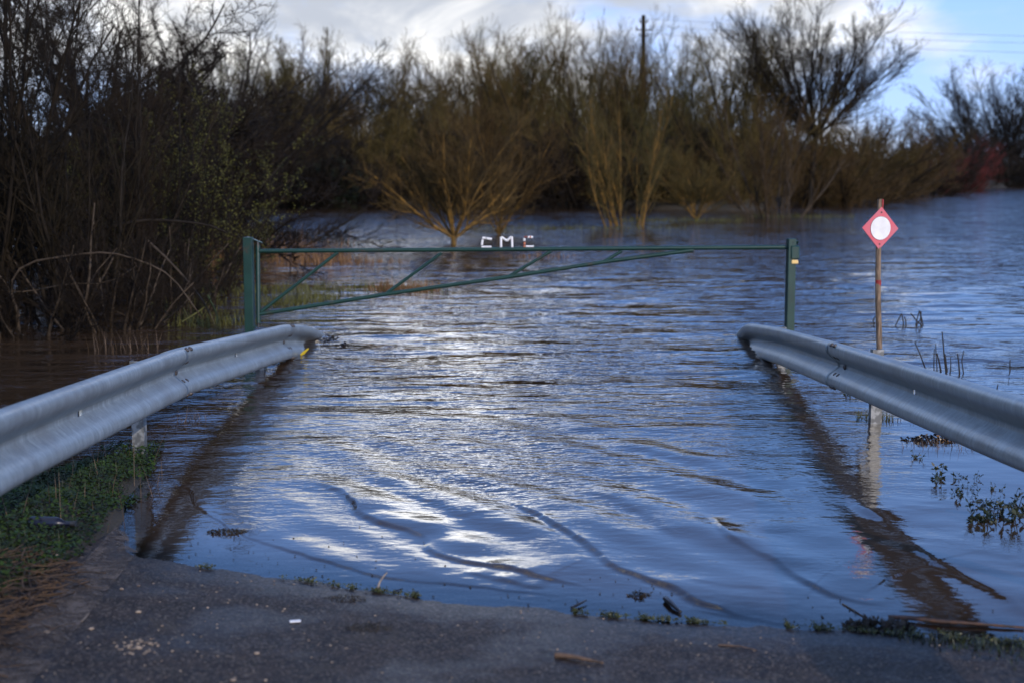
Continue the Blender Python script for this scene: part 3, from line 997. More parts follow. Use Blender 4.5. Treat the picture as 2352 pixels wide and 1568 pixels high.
# ================================================================== TREES AND SHRUBS
def roots(rng, n, spread, lean, length, lenvar, rad, k, up=.0, wob=.05, base_z=-.5):
    """n stems rising from a stool"""
    az_ = rng.uniform(0, 2 * math.pi, n)
    ln = np.abs(rng.normal(lean[0], lean[1], n))
    d = np.stack([np.cos(az_) * np.sin(ln), np.sin(az_) * np.sin(ln), np.cos(ln)], -1)
    p0 = np.stack([np.cos(az_) * spread * rng.uniform(.1, 1, n), np.sin(az_) * spread * rng.uniform(.1, 1, n), np.full(n, base_z)], -1)
    L = length * rng.uniform(1 - lenvar, 1, n)
    return march(rng, p0, d, L, rad * rng.uniform(.6, 1, n), k, up, wob, .35)
def march(rng, p0, d, L, r0, k, up, wob, tip):
    n = len(p0)
    Pp = np.empty((n, k + 1, 3)); Pp[:, 0] = p0
    d = d / np.linalg.norm(d, axis=1)[:, None]
    for i in range(k):
        d = d + wob * rng.normal(0, 1, (n, 3))
        d[:, 2] += up
        d = d / np.linalg.norm(d, axis=1)[:, None]
        Pp[:, i + 1] = Pp[:, i] + d * (L / k)[:, None]
    Rr = r0[:, None] * np.linspace(1, tip, k + 1)[None]
    return Pp, Rr
def spawn(rng, par_, n, t0, t1, ang, lenr, k, up, wob, rr, tip=.35, rmax=1, rmin=.003, bias=1.0):
    Pp, Rr = par_
    nb, kk = Pp.shape[:2]
    Lp = np.linalg.norm(np.diff(Pp, axis=1), axis=2).sum(1)
    t = (np.arange(n)[None] + rng.uniform(0, 1, (nb, n))) / n
    t = t0 + (t1 - t0) * t ** bias
    x = t * (kk - 1)
    i = np.clip(x.astype(int), 0, kk - 2)
    f = x - i
    b = np.arange(nb)[:, None]
    p0 = Pp[b, i] * (1 - f)[..., None] + Pp[b, i + 1] * f[..., None]
    T = Pp[b, i + 1] - Pp[b, i]
    T = T / (np.linalg.norm(T, axis=2, keepdims=True) + 1e-9)
    r = Rr[b, i] * (1 - f) + Rr[b, i + 1] * f
    rv = rng.normal(0, 1, T.shape)
    Nn = rv - (rv * T).sum(2, keepdims=True) * T
    Nn /= np.linalg.norm(Nn, axis=2, keepdims=True) + 1e-9
    a = rng.normal(ang[0], ang[1], (nb, n))[..., None]
    d = T * np.cos(a) + Nn * np.sin(a)
    L = Lp[:, None] * lenr * (1.15 - .6 * t) * rng.uniform(.55, 1.15, (nb, n))
    r0 = np.clip(r * rr, rmin, rmax)
    return march(rng, p0.reshape(-1, 3), d.reshape(-1, 3), L.ravel(), r0.ravel(), k, up, wob, tip)
def leaves_on(rng, br, n, size, t0=.3):
    """small pointed leaves along twigs"""
    Pp, Rr = br
    nb, kk = Pp.shape[:2]
    t = rng.uniform(t0, 1, (nb, n)); x = t * (kk - 1); i = np.clip(x.astype(int), 0, kk - 2); f = x - i
    b = np.arange(nb)[:, None]
    p0 = (Pp[b, i] * (1 - f)[..., None] + Pp[b, i + 1] * f[..., None]).reshape(-1, 3)
    m = len(p0)
    d = rng.normal(0, 1, (m, 3)); d[:, 2] += .5; d /= np.linalg.norm(d, axis=1)[:, None]
    s = np.cross(d, rng.normal(0, 1, (m, 3))); s /= np.linalg.norm(s, axis=1)[:, None]
    L = size * rng.uniform(.6, 1.3, m)[:, None]
    V = np.stack([p0, p0 + d * L * .5 + s * L * .22, p0 + d * L, p0 + d * L * .5 - s * L * .22], 1).reshape(-1, 3)
    return V, np.arange(m * 4).reshape(-1, 4)
def merge(parts):
    Vs, Fs, o = [], [], 0
    for V, F in parts:
        Vs.append(V); Fs.append(F + o); o += len(V)
    return np.vstack(Vs), np.vstack(Fs)

PROTO = {}
def proto(name, kind, stems, crown, bark, twig, leaf=None, stem_name='trunk', crown_name='crown'):
    """keeps the meshes of one plant; the tallest twig tip gives its height"""
    Vt, Ft = merge([tubes_np(*s, 7) for s in stems])
    Vc, Fc = merge([tubes_np(*s, 3 if q else 4) for q, s in enumerate(crown)])
    mt = np_mesh(stem_name, Vt, Ft); mt.materials.append(M[bark])
    mc = np_mesh(crown_name, Vc, Fc); mc.materials.append(M[twig])
    ml = None
    if leaf:
        ml = np_mesh('leaves', *leaf[0], smooth=False); ml.materials.append(M[leaf[1]])
    zt = np.percentile(Vc[:, 2], 99.0)
    PROTO[name] = (kind, [(stem_name, mt), (crown_name, mc)] + ([('leaves', ml)] if ml else []), zt)

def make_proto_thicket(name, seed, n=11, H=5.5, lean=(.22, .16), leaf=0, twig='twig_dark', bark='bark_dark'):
    g = np.random.RandomState(seed)
    st = roots(g, n, .45, lean, H, .45, .030, 9, .03, .07)
    b1 = spawn(g, st, 13, .14, .99, (.50, .20), .36, 6, .07, .09, .55, rmax=.018)
    b2 = spawn(g, b1, 9, .12, .99, (.55, .25), .45, 4, .06, .12, .55, rmax=.009, rmin=.0035)
    b3 = spawn(g, b2, 4, .2, .98, (.55, .25), .55, 3, .04, .12, .6, rmax=.005, rmin=.0026)
    lf = (leaves_on(g, b3, leaf, .034), 'leaf_olive') if leaf else None
    proto(name, 'shrub', [st], [b1, b2, b3], bark, twig, lf, 'stems', 'twigs')
def make_proto_mound(name, seed, n=17, H=4.0, lean=(.55, .33), twig='twig_brown', bark='bark_dark', r=.009, dens=(13, 9, 5)):
    """wide dense bush of fine twigs, full down to the water"""
    g = np.random.RandomState(seed)
    st = roots(g, n, .9, lean, H, .5, .045, 8, .02, .07)
    b1 = spawn(g, st, dens[0], .06, .99, (.62, .25), .42, 6, .05, .09, .5, rmax=.022)
    b2 = spawn(g, b1, dens[1], .12, .99, (.6, .25), .48, 4, .05, .12, .5, rmax=.013, rmin=r * .7)
    b3 = spawn(g, b2, dens[2], .2, .99, (.5, .25), .6, 3, .04, .12, .7, rmax=r, rmin=r * .6)
    proto(name, 'bush', [st], [b1, b2, b3], bark, twig, None, 'stems', 'twigs')
def make_proto_tall(name, seed, H=9.0, nl=9, bark='bark_dark', twig='twig_brown', narrow=1.0, r=.0095, trunk=.10, top=.62, dens=(14, 8, 6)):
    """leafless tree: a trunk soon lost among ascending limbs, a fine twiggy crown"""
    g = np.random.RandomState(seed)
    tr = march(g, np.array([[0, 0, -.5]]), np.array([[.05, .02, 1.0]]), np.array([H * top]), np.array([H * .016]), 10, .03, .07, .25)
    l1 = spawn(g, tr, nl, trunk, 1.0, (.68 * narrow, .2), .78 * (.55 + .45 * narrow), 9, .05, .10, .6)
    b1 = spawn(g, l1, dens[0], .12, 1, (.75 * (.5 + .5 * narrow), .25), .36, 6, .03, .14, .5, rmax=.035, bias=.75)
    b2 = spawn(g, b1, dens[1], .10, 1, (.75, .28), .52, 4, .03, .16, .5, rmax=.017, rmin=r * .8)
    b3 = spawn(g, b2, dens[2], .15, 1, (.7, .28), .62, 3, .035, .16, .6, rmax=r, rmin=r * .6)
    b4 = spawn(g, b3, 2, .25, 1, (.65, .28), .7, 2, .04, .18, .7, rmax=r * .8, rmin=r * .55)
    proto(name, 'tree', [tr, l1], [b1, b2, b3, b4], bark, twig)
def make_proto_vase(name, seed, H=4.2, nl=11, lean=.85, fork=.28, twig='twig_brown', bark='bark_gold', r=.0075, rad=.085, many=12):
    """pollard-like willow: short golden trunk, limbs spreading like a vase, long straight rods"""
    g = np.random.RandomState(seed)
    tr = march(g, np.array([[0, 0, -.7]]), np.array([[.03, .0, 1.0]]), np.array([fork + .7]), np.array([rad]), 5, .03, .03, .9)
    top = tr[0][0, -1]
    az_ = np.arange(nl) * 2 * math.pi / nl + g.uniform(-.3, .3, nl)
    ln = np.abs(g.normal(lean, .22, nl))
    d = np.stack([np.cos(az_) * np.sin(ln), np.sin(az_) * np.sin(ln), np.cos(ln)], -1)
    p0 = np.tile(top, (nl, 1)) - np.array([0, 0, .12])
    l1 = march(g, p0, d, H * .85 * g.uniform(.7, 1.05, nl), rad * g.uniform(.36, .58, nl), 8, .055, .08, .25)
    l2 = spawn(g, l1, 5, .1, .9, (.5, .2), .5, 6, .07, .08, .6)
    b1 = spawn(g, l1, many, .12, 1, (.55, .2), .50, 6, .10, .08, .4, rmax=.018)
    b2 = spawn(g, l2, 13, .15, 1, (.5, .2), .60, 5, .09, .09, .45, rmax=.014)
    b3 = spawn(g, (np.concatenate([b1[0][:, :6], b2[0]]), np.concatenate([b1[1][:, :6], b2[1]])), 6, .15, .98, (.42, .2), .5, 4, .07, .1, .5, rmax=r * 1.3, rmin=r * .7)
    b4 = spawn(g, b3, 3, .2, .98, (.45, .2), .55, 3, .06, .1, .6, rmax=r, rmin=r * .6)
    proto(name, 'tree', [tr, l1, l2], [b1, b2, b3, b4], bark, twig)
def make_proto_clump(name, seed, n=13, H=6.0, twig='twig_olive', bark='bark_gold', r=.008):
    """several golden upright trunks from one stool"""
    g = np.random.RandomState(seed)
    st = roots(g, n, .75, (.30, .22), H, .4, .048, 9, .04, .06, -.7)
    l1 = spawn(g, st, 6, .25, .95, (.5, .15), .42, 6, .07, .08, .55)
    b1 = spawn(g, st, 12, .16, .98, (.6, .2), .32, 6, .08, .09, .4, rmax=.02)
    b2 = spawn(g, l1, 9, .15, .98, (.55, .2), .45, 5, .07, .1, .45, rmax=.015, rmin=r)
    b3 = spawn(g, (np.concatenate([b1[0][:, :6], b2[0]]), np.concatenate([b1[1][:, :6], b2[1]])), 7, .15, .98, (.5, .2), .48, 4, .06, .11, .5, rmax=r * 1.2, rmin=r * .6)
    proto(name, 'tree', [st, l1], [b1, b2, b3], bark, twig)
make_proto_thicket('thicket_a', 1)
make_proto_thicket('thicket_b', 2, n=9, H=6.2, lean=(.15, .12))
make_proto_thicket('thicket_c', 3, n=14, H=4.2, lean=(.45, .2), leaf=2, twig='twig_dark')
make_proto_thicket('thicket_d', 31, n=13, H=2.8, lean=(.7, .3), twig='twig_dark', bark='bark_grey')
make_proto_mound('mound_a', 4)
make_proto_mound('mound_b', 5, n=18, H=4.6, lean=(.4, .28), twig='twig_olive')
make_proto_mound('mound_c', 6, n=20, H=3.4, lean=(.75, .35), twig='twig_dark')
make_proto_mound('mound_red', 7, n=18, H=3.6, lean=(.6, .3), twig='twig_red')
make_proto_tall('tall_a', 8, nl=12)
make_proto_tall('tall_b', 9, nl=14, narrow=.8, twig='twig_olive')
make_proto_tall('tall_c', 10, nl=14, narrow=.5, twig='twig_brown')
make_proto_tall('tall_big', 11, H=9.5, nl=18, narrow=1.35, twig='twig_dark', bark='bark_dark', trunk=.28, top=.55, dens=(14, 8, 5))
def make_proto_dome(name, seed, n=24, H=7.0, lean=(.30, .20), twig='twig_brown', bark='bark_dark', r=.0085, dens=(11, 8, 5)):
    """many-stemmed round-headed tree: ascending stems that end in a haze of fine rods"""
    g = np.random.RandomState(seed)
    st = roots(g, n, .8, lean, H, .38, .055, 9, .015, .085)
    b1 = spawn(g, st, dens[0], .22, 1, (.55, .22), .36, 6, .05, .11, .5, rmax=.028, bias=.8)
    b2 = spawn(g, b1, dens[1], .10, 1, (.6, .25), .55, 5, .05, .13, .5, rmax=.014, rmin=r * .8)
    b3 = spawn(g, b2, dens[2], .15, 1, (.55, .25), .62, 3, .05, .13, .7, rmax=r, rmin=r * .6)
    proto(name, 'tree', [st], [b1, b2, b3], bark, twig, None, 'trunks', 'crown')
make_proto_dome('dome_a', 21)
make_proto_dome('dome_b', 22, n=20, lean=(.38, .24), twig='twig_olive')
make_proto_dome('dome_c', 23, n=28, H=6.5, lean=(.45, .28))
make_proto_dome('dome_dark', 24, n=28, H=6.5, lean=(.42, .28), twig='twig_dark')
make_proto_vase('vase_a', 12)
make_proto_vase('vase_b', 13, H=4.0, nl=9, lean=.6, fork=.10, rad=.055)
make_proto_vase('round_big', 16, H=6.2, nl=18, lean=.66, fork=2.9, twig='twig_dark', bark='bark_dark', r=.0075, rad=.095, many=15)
make_proto_clump('clump_a', 14)
make_proto_clump('clump_b', 15, n=16, H=5.2, twig='twig_brown', bark='bark_grey')

def plant(pname, px, t, top, label, wide=1.0, rz=None, group=None, name=None, cat=None, tilt=0.0, base=0.0):
    kind, parts, zt = PROTO[pname]
    x, y = (px - 1176) / FPX * t, t * (cp + sp * (784 - 385) / FPX)
    ztop = CAM_H - t * cp * (top - 385) / FPX
    sc = (ztop - base) / zt
    e = empty(name or {'shrub': 'willow_shrub', 'bush': 'bare_bush', 'tree': 'bare_tree'}[kind], (x, y, base))
    e.scale = (sc * wide, sc * wide, sc)
    e.rotation_euler = (0, tilt, rz if rz is not None else (px * 1.37 + t * 2.1) % 6.28)
    if tilt:
        e.rotation_mode = 'ZYX'
        e.rotation_euler = (0, tilt, rz or 0)
    for nm, me in parts:
        o = bpy.data.objects.new(nm, me)
        link(o, e)
    tag(e, label, cat or kind, group)
    return e

GL = 'shrubs of the flooded thicket on the left'
T_ = plant
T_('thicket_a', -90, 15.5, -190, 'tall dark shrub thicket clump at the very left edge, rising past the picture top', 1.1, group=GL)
for (pn, px, t, top, lb) in (('thicket_b', -520, 13.5, -560, 'tall unseen shrub added to the thicket beyond the left picture edge to darken the verge'),
                             ('thicket_a', -1350, 9.5, -1000, 'unseen shrub added beside the left verge for its shade, out past the picture edge'), ('thicket_b', -2300, 7.5, -1500, 'unseen shrub added for its shade level with the near end of the left rail'),
                             ('mound_c', -1150, 14.0, -100, 'dense unseen bush added to the thicket out past the left picture edge for its shade'), ('mound_c', -2100, 11.0, -300, 'dense unseen bush added for its shade behind the near end of the left rail')):
    T_(pn, px, t, top, lb, 1.0, None, GL)  # thicket carried on out of view, added to darken the rail face and foreground
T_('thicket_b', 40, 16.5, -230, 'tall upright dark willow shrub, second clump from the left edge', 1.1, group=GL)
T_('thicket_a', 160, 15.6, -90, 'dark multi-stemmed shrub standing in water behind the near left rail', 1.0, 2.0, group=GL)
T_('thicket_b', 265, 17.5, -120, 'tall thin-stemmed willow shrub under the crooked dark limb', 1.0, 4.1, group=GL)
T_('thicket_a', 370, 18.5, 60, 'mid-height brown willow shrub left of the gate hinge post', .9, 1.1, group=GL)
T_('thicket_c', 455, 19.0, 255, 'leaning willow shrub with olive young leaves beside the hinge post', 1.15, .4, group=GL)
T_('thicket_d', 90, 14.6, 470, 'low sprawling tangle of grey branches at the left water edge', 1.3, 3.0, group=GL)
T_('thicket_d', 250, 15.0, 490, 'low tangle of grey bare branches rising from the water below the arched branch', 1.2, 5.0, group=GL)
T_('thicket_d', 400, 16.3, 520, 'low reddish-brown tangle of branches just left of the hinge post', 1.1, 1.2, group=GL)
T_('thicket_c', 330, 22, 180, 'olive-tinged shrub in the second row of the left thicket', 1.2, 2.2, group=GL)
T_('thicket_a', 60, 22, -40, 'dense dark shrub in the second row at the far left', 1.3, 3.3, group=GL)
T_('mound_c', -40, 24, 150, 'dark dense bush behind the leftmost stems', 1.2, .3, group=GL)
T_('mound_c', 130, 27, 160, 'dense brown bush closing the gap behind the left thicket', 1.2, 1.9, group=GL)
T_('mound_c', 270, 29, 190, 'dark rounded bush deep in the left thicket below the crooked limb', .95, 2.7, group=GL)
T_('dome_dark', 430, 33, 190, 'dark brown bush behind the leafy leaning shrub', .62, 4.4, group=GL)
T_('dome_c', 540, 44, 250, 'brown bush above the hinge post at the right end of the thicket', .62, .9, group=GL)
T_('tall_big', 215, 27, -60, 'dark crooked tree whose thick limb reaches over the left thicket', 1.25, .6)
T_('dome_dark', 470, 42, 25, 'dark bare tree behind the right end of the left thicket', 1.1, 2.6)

GB = 'bushes along the far bank'
for i, (pn, px, t, top, lb, wd) in enumerate([
    ('mound_a', 600, 62, 250, 'dark brown bush on the far bank straight above the hinge post', 1.2),
    ('mound_c', 690, 61, 300, 'low blackish bush on the far bank right of the hinge post', 1.5),
    ('mound_b', 770, 63, 240, 'olive brown bush on the far bank left of the forked golden willow', 1.2),
    ('mound_a', 860, 64, 240, 'brown bush on the far bank behind the left limbs of the forked willow', 1.2),
    ('mound_c', 930, 62, 290, 'dark low bush behind the crown of the forked golden willow', 1.5),
    ('mound_b', 1010, 65, 230, 'olive bush on the far bank directly behind the forked willow trunk', 1.2),
    ('mound_a', 1100, 64, 235, 'brown bush on the far bank above the leftmost letter C', 1.2),
    ('mound_a', 1190, 63, 250, 'reddish brown bush on the far bank above the rightmost letter C', 1.2),
    ('mound_b', 1280, 62, 240, 'olive brown bush between the small willow and the golden clump', 1.2),
    ('mound_c', 1360, 61, 290, 'dark bush behind the left stems of the golden clump', 1.4),
    ('mound_a', 1440, 61, 255, 'brown bush on the far bank behind the golden multi-trunk clump', 1.2),
    ('mound_b', 1530, 60, 260, 'olive brown bush on the far bank below the utility pole', 1.2),
    ('mound_a', 1620, 60, 270, 'brown bush on the bank between golden clump and grey fan-shaped clump', 1.2),
    ('mound_b', 1700, 58, 250, 'olive bush left behind the grey fan-shaped clump', 1.1),
    ('mound_a', 1800, 62, 235, 'rounded brown bush below the big bare tree on the right', 1.25),
    ('mound_b', 1900, 66, 240, 'dense olive brown bush right below the big bare tree crown', 1.2),
    ('mound_a', 1960, 72, 250, 'brown rounded bush left above the diamond sign', 1.2),
    ('mound_a', 2030, 78, 275, 'brown bush on the bank straight above the diamond sign', 1.15),
    ('mound_c', 2085, 86, 310, 'low dark bush at the right end of the big bush mass', 1.2)]):
    T_(pn, px, t, top, lb, wd, None, GB)
T_('mound_b', 1850, 70, 225, 'olive bush close under the crown of the big right tree', 1.3, None, GB)
T_('mound_a', 1990, 84, 262, 'brown bush in the second row left above the diamond sign', 1.3, None, GB)
T_('mound_a', 1930, 62, 330, 'low brown bush overhanging the water left of the diamond sign', 1.5, None, GB)
T_('mound_c', 2120, 108, 315, 'dark bush just left of the red twigged bushes', 1.4, None, GB)
T_('mound_red', 2160, 97, 322, 'dark red twigged bush on the bank right of the diamond sign', 1.15)
T_('mound_red', 2215, 102, 350, 'low dull red bush beside the larger red one', 1.2)
GT = 'bare trees of the far bank skyline'
for (pn, px, t, top, lb, wd) in [
    ('dome_b', 575, 68, 85, 'bare tree with upright twigs at the edge of the left thicket skyline', .8),
    ('dome_a', 640, 70, 135, 'slim bare tree right of the left thicket on the skyline', .9),
    ('tall_c', 715, 70, 95, 'slim pointed bare tree left of the narrow spire tree', .9),
    ('tall_c', 785, 72, 72, 'narrow spire-shaped bare tree, slimmest on the left skyline', .55),
    ('dome_c', 872, 72, 108, 'round-headed bare tree with sky gaps low in its crown', .95),
    ('dome_b', 945, 70, 150, 'low olive bare tree right of the round-headed one', .9),
    ('dome_a', 1010, 71, 140, 'bare tree just left of the gap in the skyline', .75),
    ('dome_b', 1120, 74, 75, 'tall bare tree rising right of the skyline gap', .85),
    ('dome_a', 1190, 74, 62, 'tallest broad bare tree in the centre of the skyline', .85),
    ('dome_a', 1270, 72, 85, 'dark round-crowned bare tree right of the central tallest tree', .85),
    ('dome_b', 1370, 70, 55, 'slender bare tree with thin separate branches left of the utility pole', .42),
    ('dome_a', 1440, 72, 70, 'bare tree directly left behind the utility pole', .75),
    ('dome_b', 1530, 70, 72, 'bare tree just right of the utility pole', .85),
    ('dome_a', 600, 84, 150, 'bare tree in the second row right of the left thicket', 1.1),
    ('dome_b', 690, 86, 165, 'pale bare tree in the second row before the slim pointed tree', 1.1),
    ('dome_c', 830, 88, 160, 'bare tree in the second row between spire tree and round-headed tree', 1.2),
    ('dome_c', 1070, 90, 150, 'low bare tree filling the foot of the skyline gap', 1.1),
    ('dome_b', 1230, 88, 110, 'bare tree in the second row behind the central tallest tree', 1.2),
    ('dome_c', 1330, 90, 130, 'bare tree in the second row left of the slender tree', 1.2),
    ('dome_b', 1480, 92, 125, 'bare tree in the second row hiding the foot of the utility pole', 1.2),
    ('dome_c', 1580, 90, 150, 'bare tree in the second row right of the utility pole', 1.2),
    ('dome_b', 1620, 72, 190, 'low bare tree between the utility pole and the big right tree', .85)]:
    T_(pn, px, t, top, lb, wd, None, GT)
T_('round_big', 1862, 60, 2, 'big bare tree with wide open crown against the blue sky on the right', 1.22, 2.2)
T_('dome_a', 1720, 60, 60, 'bare upright tree at the left side of the big right tree', .9, 1.0, GT)
GR = 'trees at the far right end of the bank'
T_('dome_dark', 2255, 140, 215, 'dark bare tree at the left of the far right tree group', 1.0, None, GR)
T_('dome_dark', 2315, 135, 150, 'dark rounded bare tree at the right picture edge above the far bank', 1.2, None, GR)
T_('dome_dark', 2400, 140, 165, 'dark bare tree cut by the right picture edge', 1.2, 1.0, GR)
T_('mound_c', 2250, 122, 320, 'dark bush at the foot of the far right trees, left one', 1.5, None, GB)
T_('mound_c', 2310, 125, 300, 'blackish bush below the rounded far right tree', 1.5, None, GB)
T_('mound_a', 2390, 170, 310, 'brown bush at the right picture edge on the far bank', 1.8, None, GB)
# the nearer willows standing in the flood
T_('vase_a', 1040, 31.5, 262, 'golden forked willow standing in the flood behind the gate bar', 1.0, 1.3, None, 'flooded_willow')
T_('vase_b', 1150, 36, 240, 'small golden willow in the flood behind the letter M', .9, 2.0, None, 'flooded_willow')
T_('clump_a', 1440, 41, 195, 'golden multi-trunk willow clump in the flood behind the gate bar', .82, .7, None, 'flooded_willow')
T_('clump_b', 1785, 48, 225, 'grey fan-shaped clump of stems at the water right of the golden willows', .95, 1.9, None, 'flooded_willow')
T_('vase_b', 1600, 46, 330, 'low golden shrub leaning over the water left of the grey clump', 1.2, .2, None, 'flooded_willow')

# dark evergreen bush on the far left bank
def leafy_ball(name, px, py, t, w_, h_, label, mt, seed, n=9000):
    g = np.random.RandomState(seed)
    c = G(px, py)
    d = g.normal(0, 1, (n, 3)); d /= np.linalg.norm(d, axis=1)[:, None]
    rr_ = g.uniform(.55, 1.0, n) ** .5
    lump = 1 + .22 * np.sin(5 * d[:, 0] + 2) * np.sin(4 * d[:, 2] + 1) + .15 * np.sin(9 * d[:, 1] + 7 * d[:, 0])
    p0 = d * (rr_ * lump)[:, None] * np.array((w_ / 2, w_ / 2, h_ / 2)) + np.array((0, 0, h_ * .45))
    dd = g.normal(0, 1, (n, 3)); dd /= np.linalg.norm(dd, axis=1)[:, None]
    ss = np.cross(dd, g.normal(0, 1, (n, 3))); ss /= np.linalg.norm(ss, axis=1)[:, None]
    L = .13 * g.uniform(.6, 1.3, n)[:, None]
    V = np.stack([p0, p0 + dd * L * .5 + ss * L * .3, p0 + dd * L, p0 + dd * L * .5 - ss * L * .3], 1).reshape(-1, 3)
    e = empty(name, c)
    tag(e, label, 'bush')
    obj('foliage', np_mesh('foliage', V, np.arange(4 * n).reshape(-1, 4), False), M[mt], e)
    st = roots(g, 6, .3, (.4, .2), h_ * .7, .3, .05, 5)
    obj('stems', np_mesh('stems', *tubes_np(*st, 5)), M['bark_dark'], e)
leafy_ball('evergreen_bush', 720, 478, 60, 4.6, 2.2, 'dark evergreen bush at the far water edge right of the hinge post', 'leaf_dark', 70)
leafy_ball('evergreen_bush', 800, 474, 62, 3.4, 1.7, 'smaller dark evergreen bush at the far water edge left of the forked willow', 'leaf_dark', 71)

# --- utility pole and its cables
up_t = 76.0
pb_ = P(1478, 300, up_t)
upo = empty('utility_pole', (pb_.x, pb_.y, 1.0))
tag(upo, 'tall dark utility pole with crossarms rising above the skyline trees', 'utility pole')
ptop = P(1478, 36, up_t)
o = MB().tube([(pb_.x, pb_.y, .6), (ptop.x, ptop.y, ptop.z)], [.17, .11], 12).build('shaft', M['bark_dark'], upo); par(o, upo)
arm_z = []
for (py, hw) in ((52, .22), (70, .42), (84, .24)):
    q = P(1478, py, up_t)
    o = MB().box((q.x, q.y - .12, q.z), (2 * hw, .07, .06), bev=.01).build('crossarm', M['bark_dark'], upo); par(o, upo)
    for s_ in (-1, 1):
        o = MB().tube([(q.x + s_ * hw * .9, q.y - .12, q.z + .03), (q.x + s_ * hw * .9, q.y - .12, q.z + .20)], [.035, .025], 8).build('insulator', M['steel_dark'], upo); par(o, upo)
M['cable'] = simple('cable', (.10, .10, .11), .5, .2, 5)
for (y0, y1, lb) in ((44, 78, 'uppermost thin overhead cable crossing the blue sky'), (60, 94, 'middle thin overhead cable crossing the blue sky'), (78, 119, 'lowest thin overhead cable crossing the blue sky')):
    a, b = P(1490, y0, up_t), P(2900, y1 + 12, 78)
    pts = []
    for i in range(25):
        f = i / 24
        q = a.lerp(b, f); q.z -= .55 * 4 * f * (1 - f) * .5
        pts.append(q)
    o = MB().tube(pts, .008, 5).build('overhead_cable', M['cable'])
    tag(o, lb, 'cable', 'overhead cables')

# ================================================================== REEDS, GRASS, FLOATING PLANTS
def blades(rng, p0, h, lean, wdt, k=4, droop=.15):
    """grass blades as tapering strips; p0 (n,3)"""
    n = len(p0)
    a = rng.uniform(0, 2 * math.pi, n)
    d = np.stack([np.cos(a), np.sin(a), 0 * a], -1)
    s = np.stack([-np.sin(a), np.cos(a), 0 * a], -1)
    V = np.empty((n, k + 1, 2, 3))
    ln = np.abs(rng.normal(0, lean, n))
    for i in range(k + 1):
        f = i / k
        c = p0 + d * (h * (np.sin(ln) * f + droop * f * f))[:, None] + np.array((0, 0, 1.0)) * (h * (np.cos(ln) * f - droop * .6 * f * f))[:, None]
        wd = (wdt * (1 - f * .9))[:, None] if not np.isscalar(wdt) else wdt * (1 - f * .9)
        V[:, i, 0] = c + s * wd / 2
        V[:, i, 1] = c - s * wd / 2
    base = (np.arange(n) * (k + 1) * 2)[:, None]
    i = (np.arange(k) * 2)[None]
    F = np.stack([base + i, base + i + 1, base + i + 3, base + i + 2], -1).reshape(-1, 4)
    return V.reshape(-1, 3), F
def tuft(name, px, py, r, h, n, mt, label, cat, seed, lean=.25, wdt=.012, group=None, flat=1.0, base=-.05):
    g = np.random.RandomState(seed)
    c = G(px, py)
    a = g.uniform(0, 6.28, n); q = r * np.sqrt(g.uniform(0, 1, n))
    p0 = np.stack([np.cos(a) * q, np.sin(a) * q * flat, np.full(n, base)], -1)
    hh = h * g.uniform(.35, 1.0, n) * (1 - .4 * q / r)
    o = obj(name, np_mesh(name, *blades(g, p0, hh, lean, wdt), smooth=False), M[mt], loc=c)
    return tag(o, label, cat, group)
GD = 'dry reed beds behind the gate'
for (px, py, r, h, n, lb) in [
    (500, 592, 1.6, .75, 380, 'dry tan reed bed left of the hinge post'),
    (640, 600, 1.3, .75, 420, 'dry orange reed bed right of the hinge post under the bar'),
    (735, 604, 1.2, .55, 330, 'low dry orange reeds below the start of the gate bar'),
    (690, 565, 1.2, .7, 110, 'pale dry reeds just above the gate bar near the hinge'),
    (830, 603, .9, .28, 200, 'thin low dry reeds under the second brace'),
    (925, 668, .55, .36, 420, 'tan grass tuft in the flood below the second brace'),
    (1240, 590, .8, .25, 160, 'sparse tan reeds in the flood under the rightmost letter C')]:
    tuft('reed_bed', px, py, r, h, n, 'reed_dry', lb, 'reeds', int(px), .3, .016, GD, .6)
for (px, py, r, h, n, lb) in [
    (690, 692, .55, .34, 420, 'dark green grass tussock in the flood beside the first brace'),
    (655, 700, .35, .26, 240, 'small dark grass tussock right of the hinge post'),
    (725, 688, .35, .22, 200, 'short green tussock at the right end of the dark tussocks'),
    (860, 660, .30, .22, 150, 'green grass tuft left of the tan grass tuft'),
    (480, 742, .50, .35, 260, 'yellow-green grass tussock under the thicket left of the hinge post'),
    (440, 700, .6, .28, 240, 'drowned grass tussock deep under the thicket')]:
    tuft('grass_tussock', px, py, r, h, n, 'reed_green', lb, 'grass', int(px * 3), .45, .014, 'grass tussocks in the flood behind the gate')
# low grassy mats just breaking the surface
def mat_islet(name, px, py, rx_, ry_, mt, label, cat, seed, h=.05):
    g = np.random.RandomState(seed)
    c = G(px, py)
    n = 900
    a = g.uniform(0, 6.28, n); q = np.sqrt(g.uniform(0, 1, n))
    p0 = np.stack([np.cos(a) * q * rx_, np.sin(a) * q * ry_, np.full(n, -.02)], -1)
    o = obj(name, np_mesh(name, *blades(g, p0, h * g.uniform(.5, 1.4, n), .9, .014, 3), smooth=False), M[mt], loc=c)
    return tag(o, label, cat)
mat_islet('grass_mat', 790, 664, 1.6, .8, 'reed_green', 'flat olive grass mat awash right of the dark tussocks', 'grass', 5, .10)
mat_islet('grass_mat', 600, 668, 1.2, .7, 'reed_green', 'flat olive grass mat awash behind the hinge tube', 'grass', 6, .10)
mat_islet('grass_mat', 1330, 525, 3.2, 1.0, 'reed_green', 'narrow weedy strip in the flood left of the golden clump', 'grass', 7, .14)
mat_islet('grass_mat', 1820, 499, 2.2, .8, 'reed_green', 'green weedy strip at the foot of the grey clump', 'grass', 8, .16)
mat_islet('grass_mat', 1560, 508, 2.2, .8, 'reed_green', 'weedy strip at the foot of the golden clump, right side', 'grass', 9, .16)

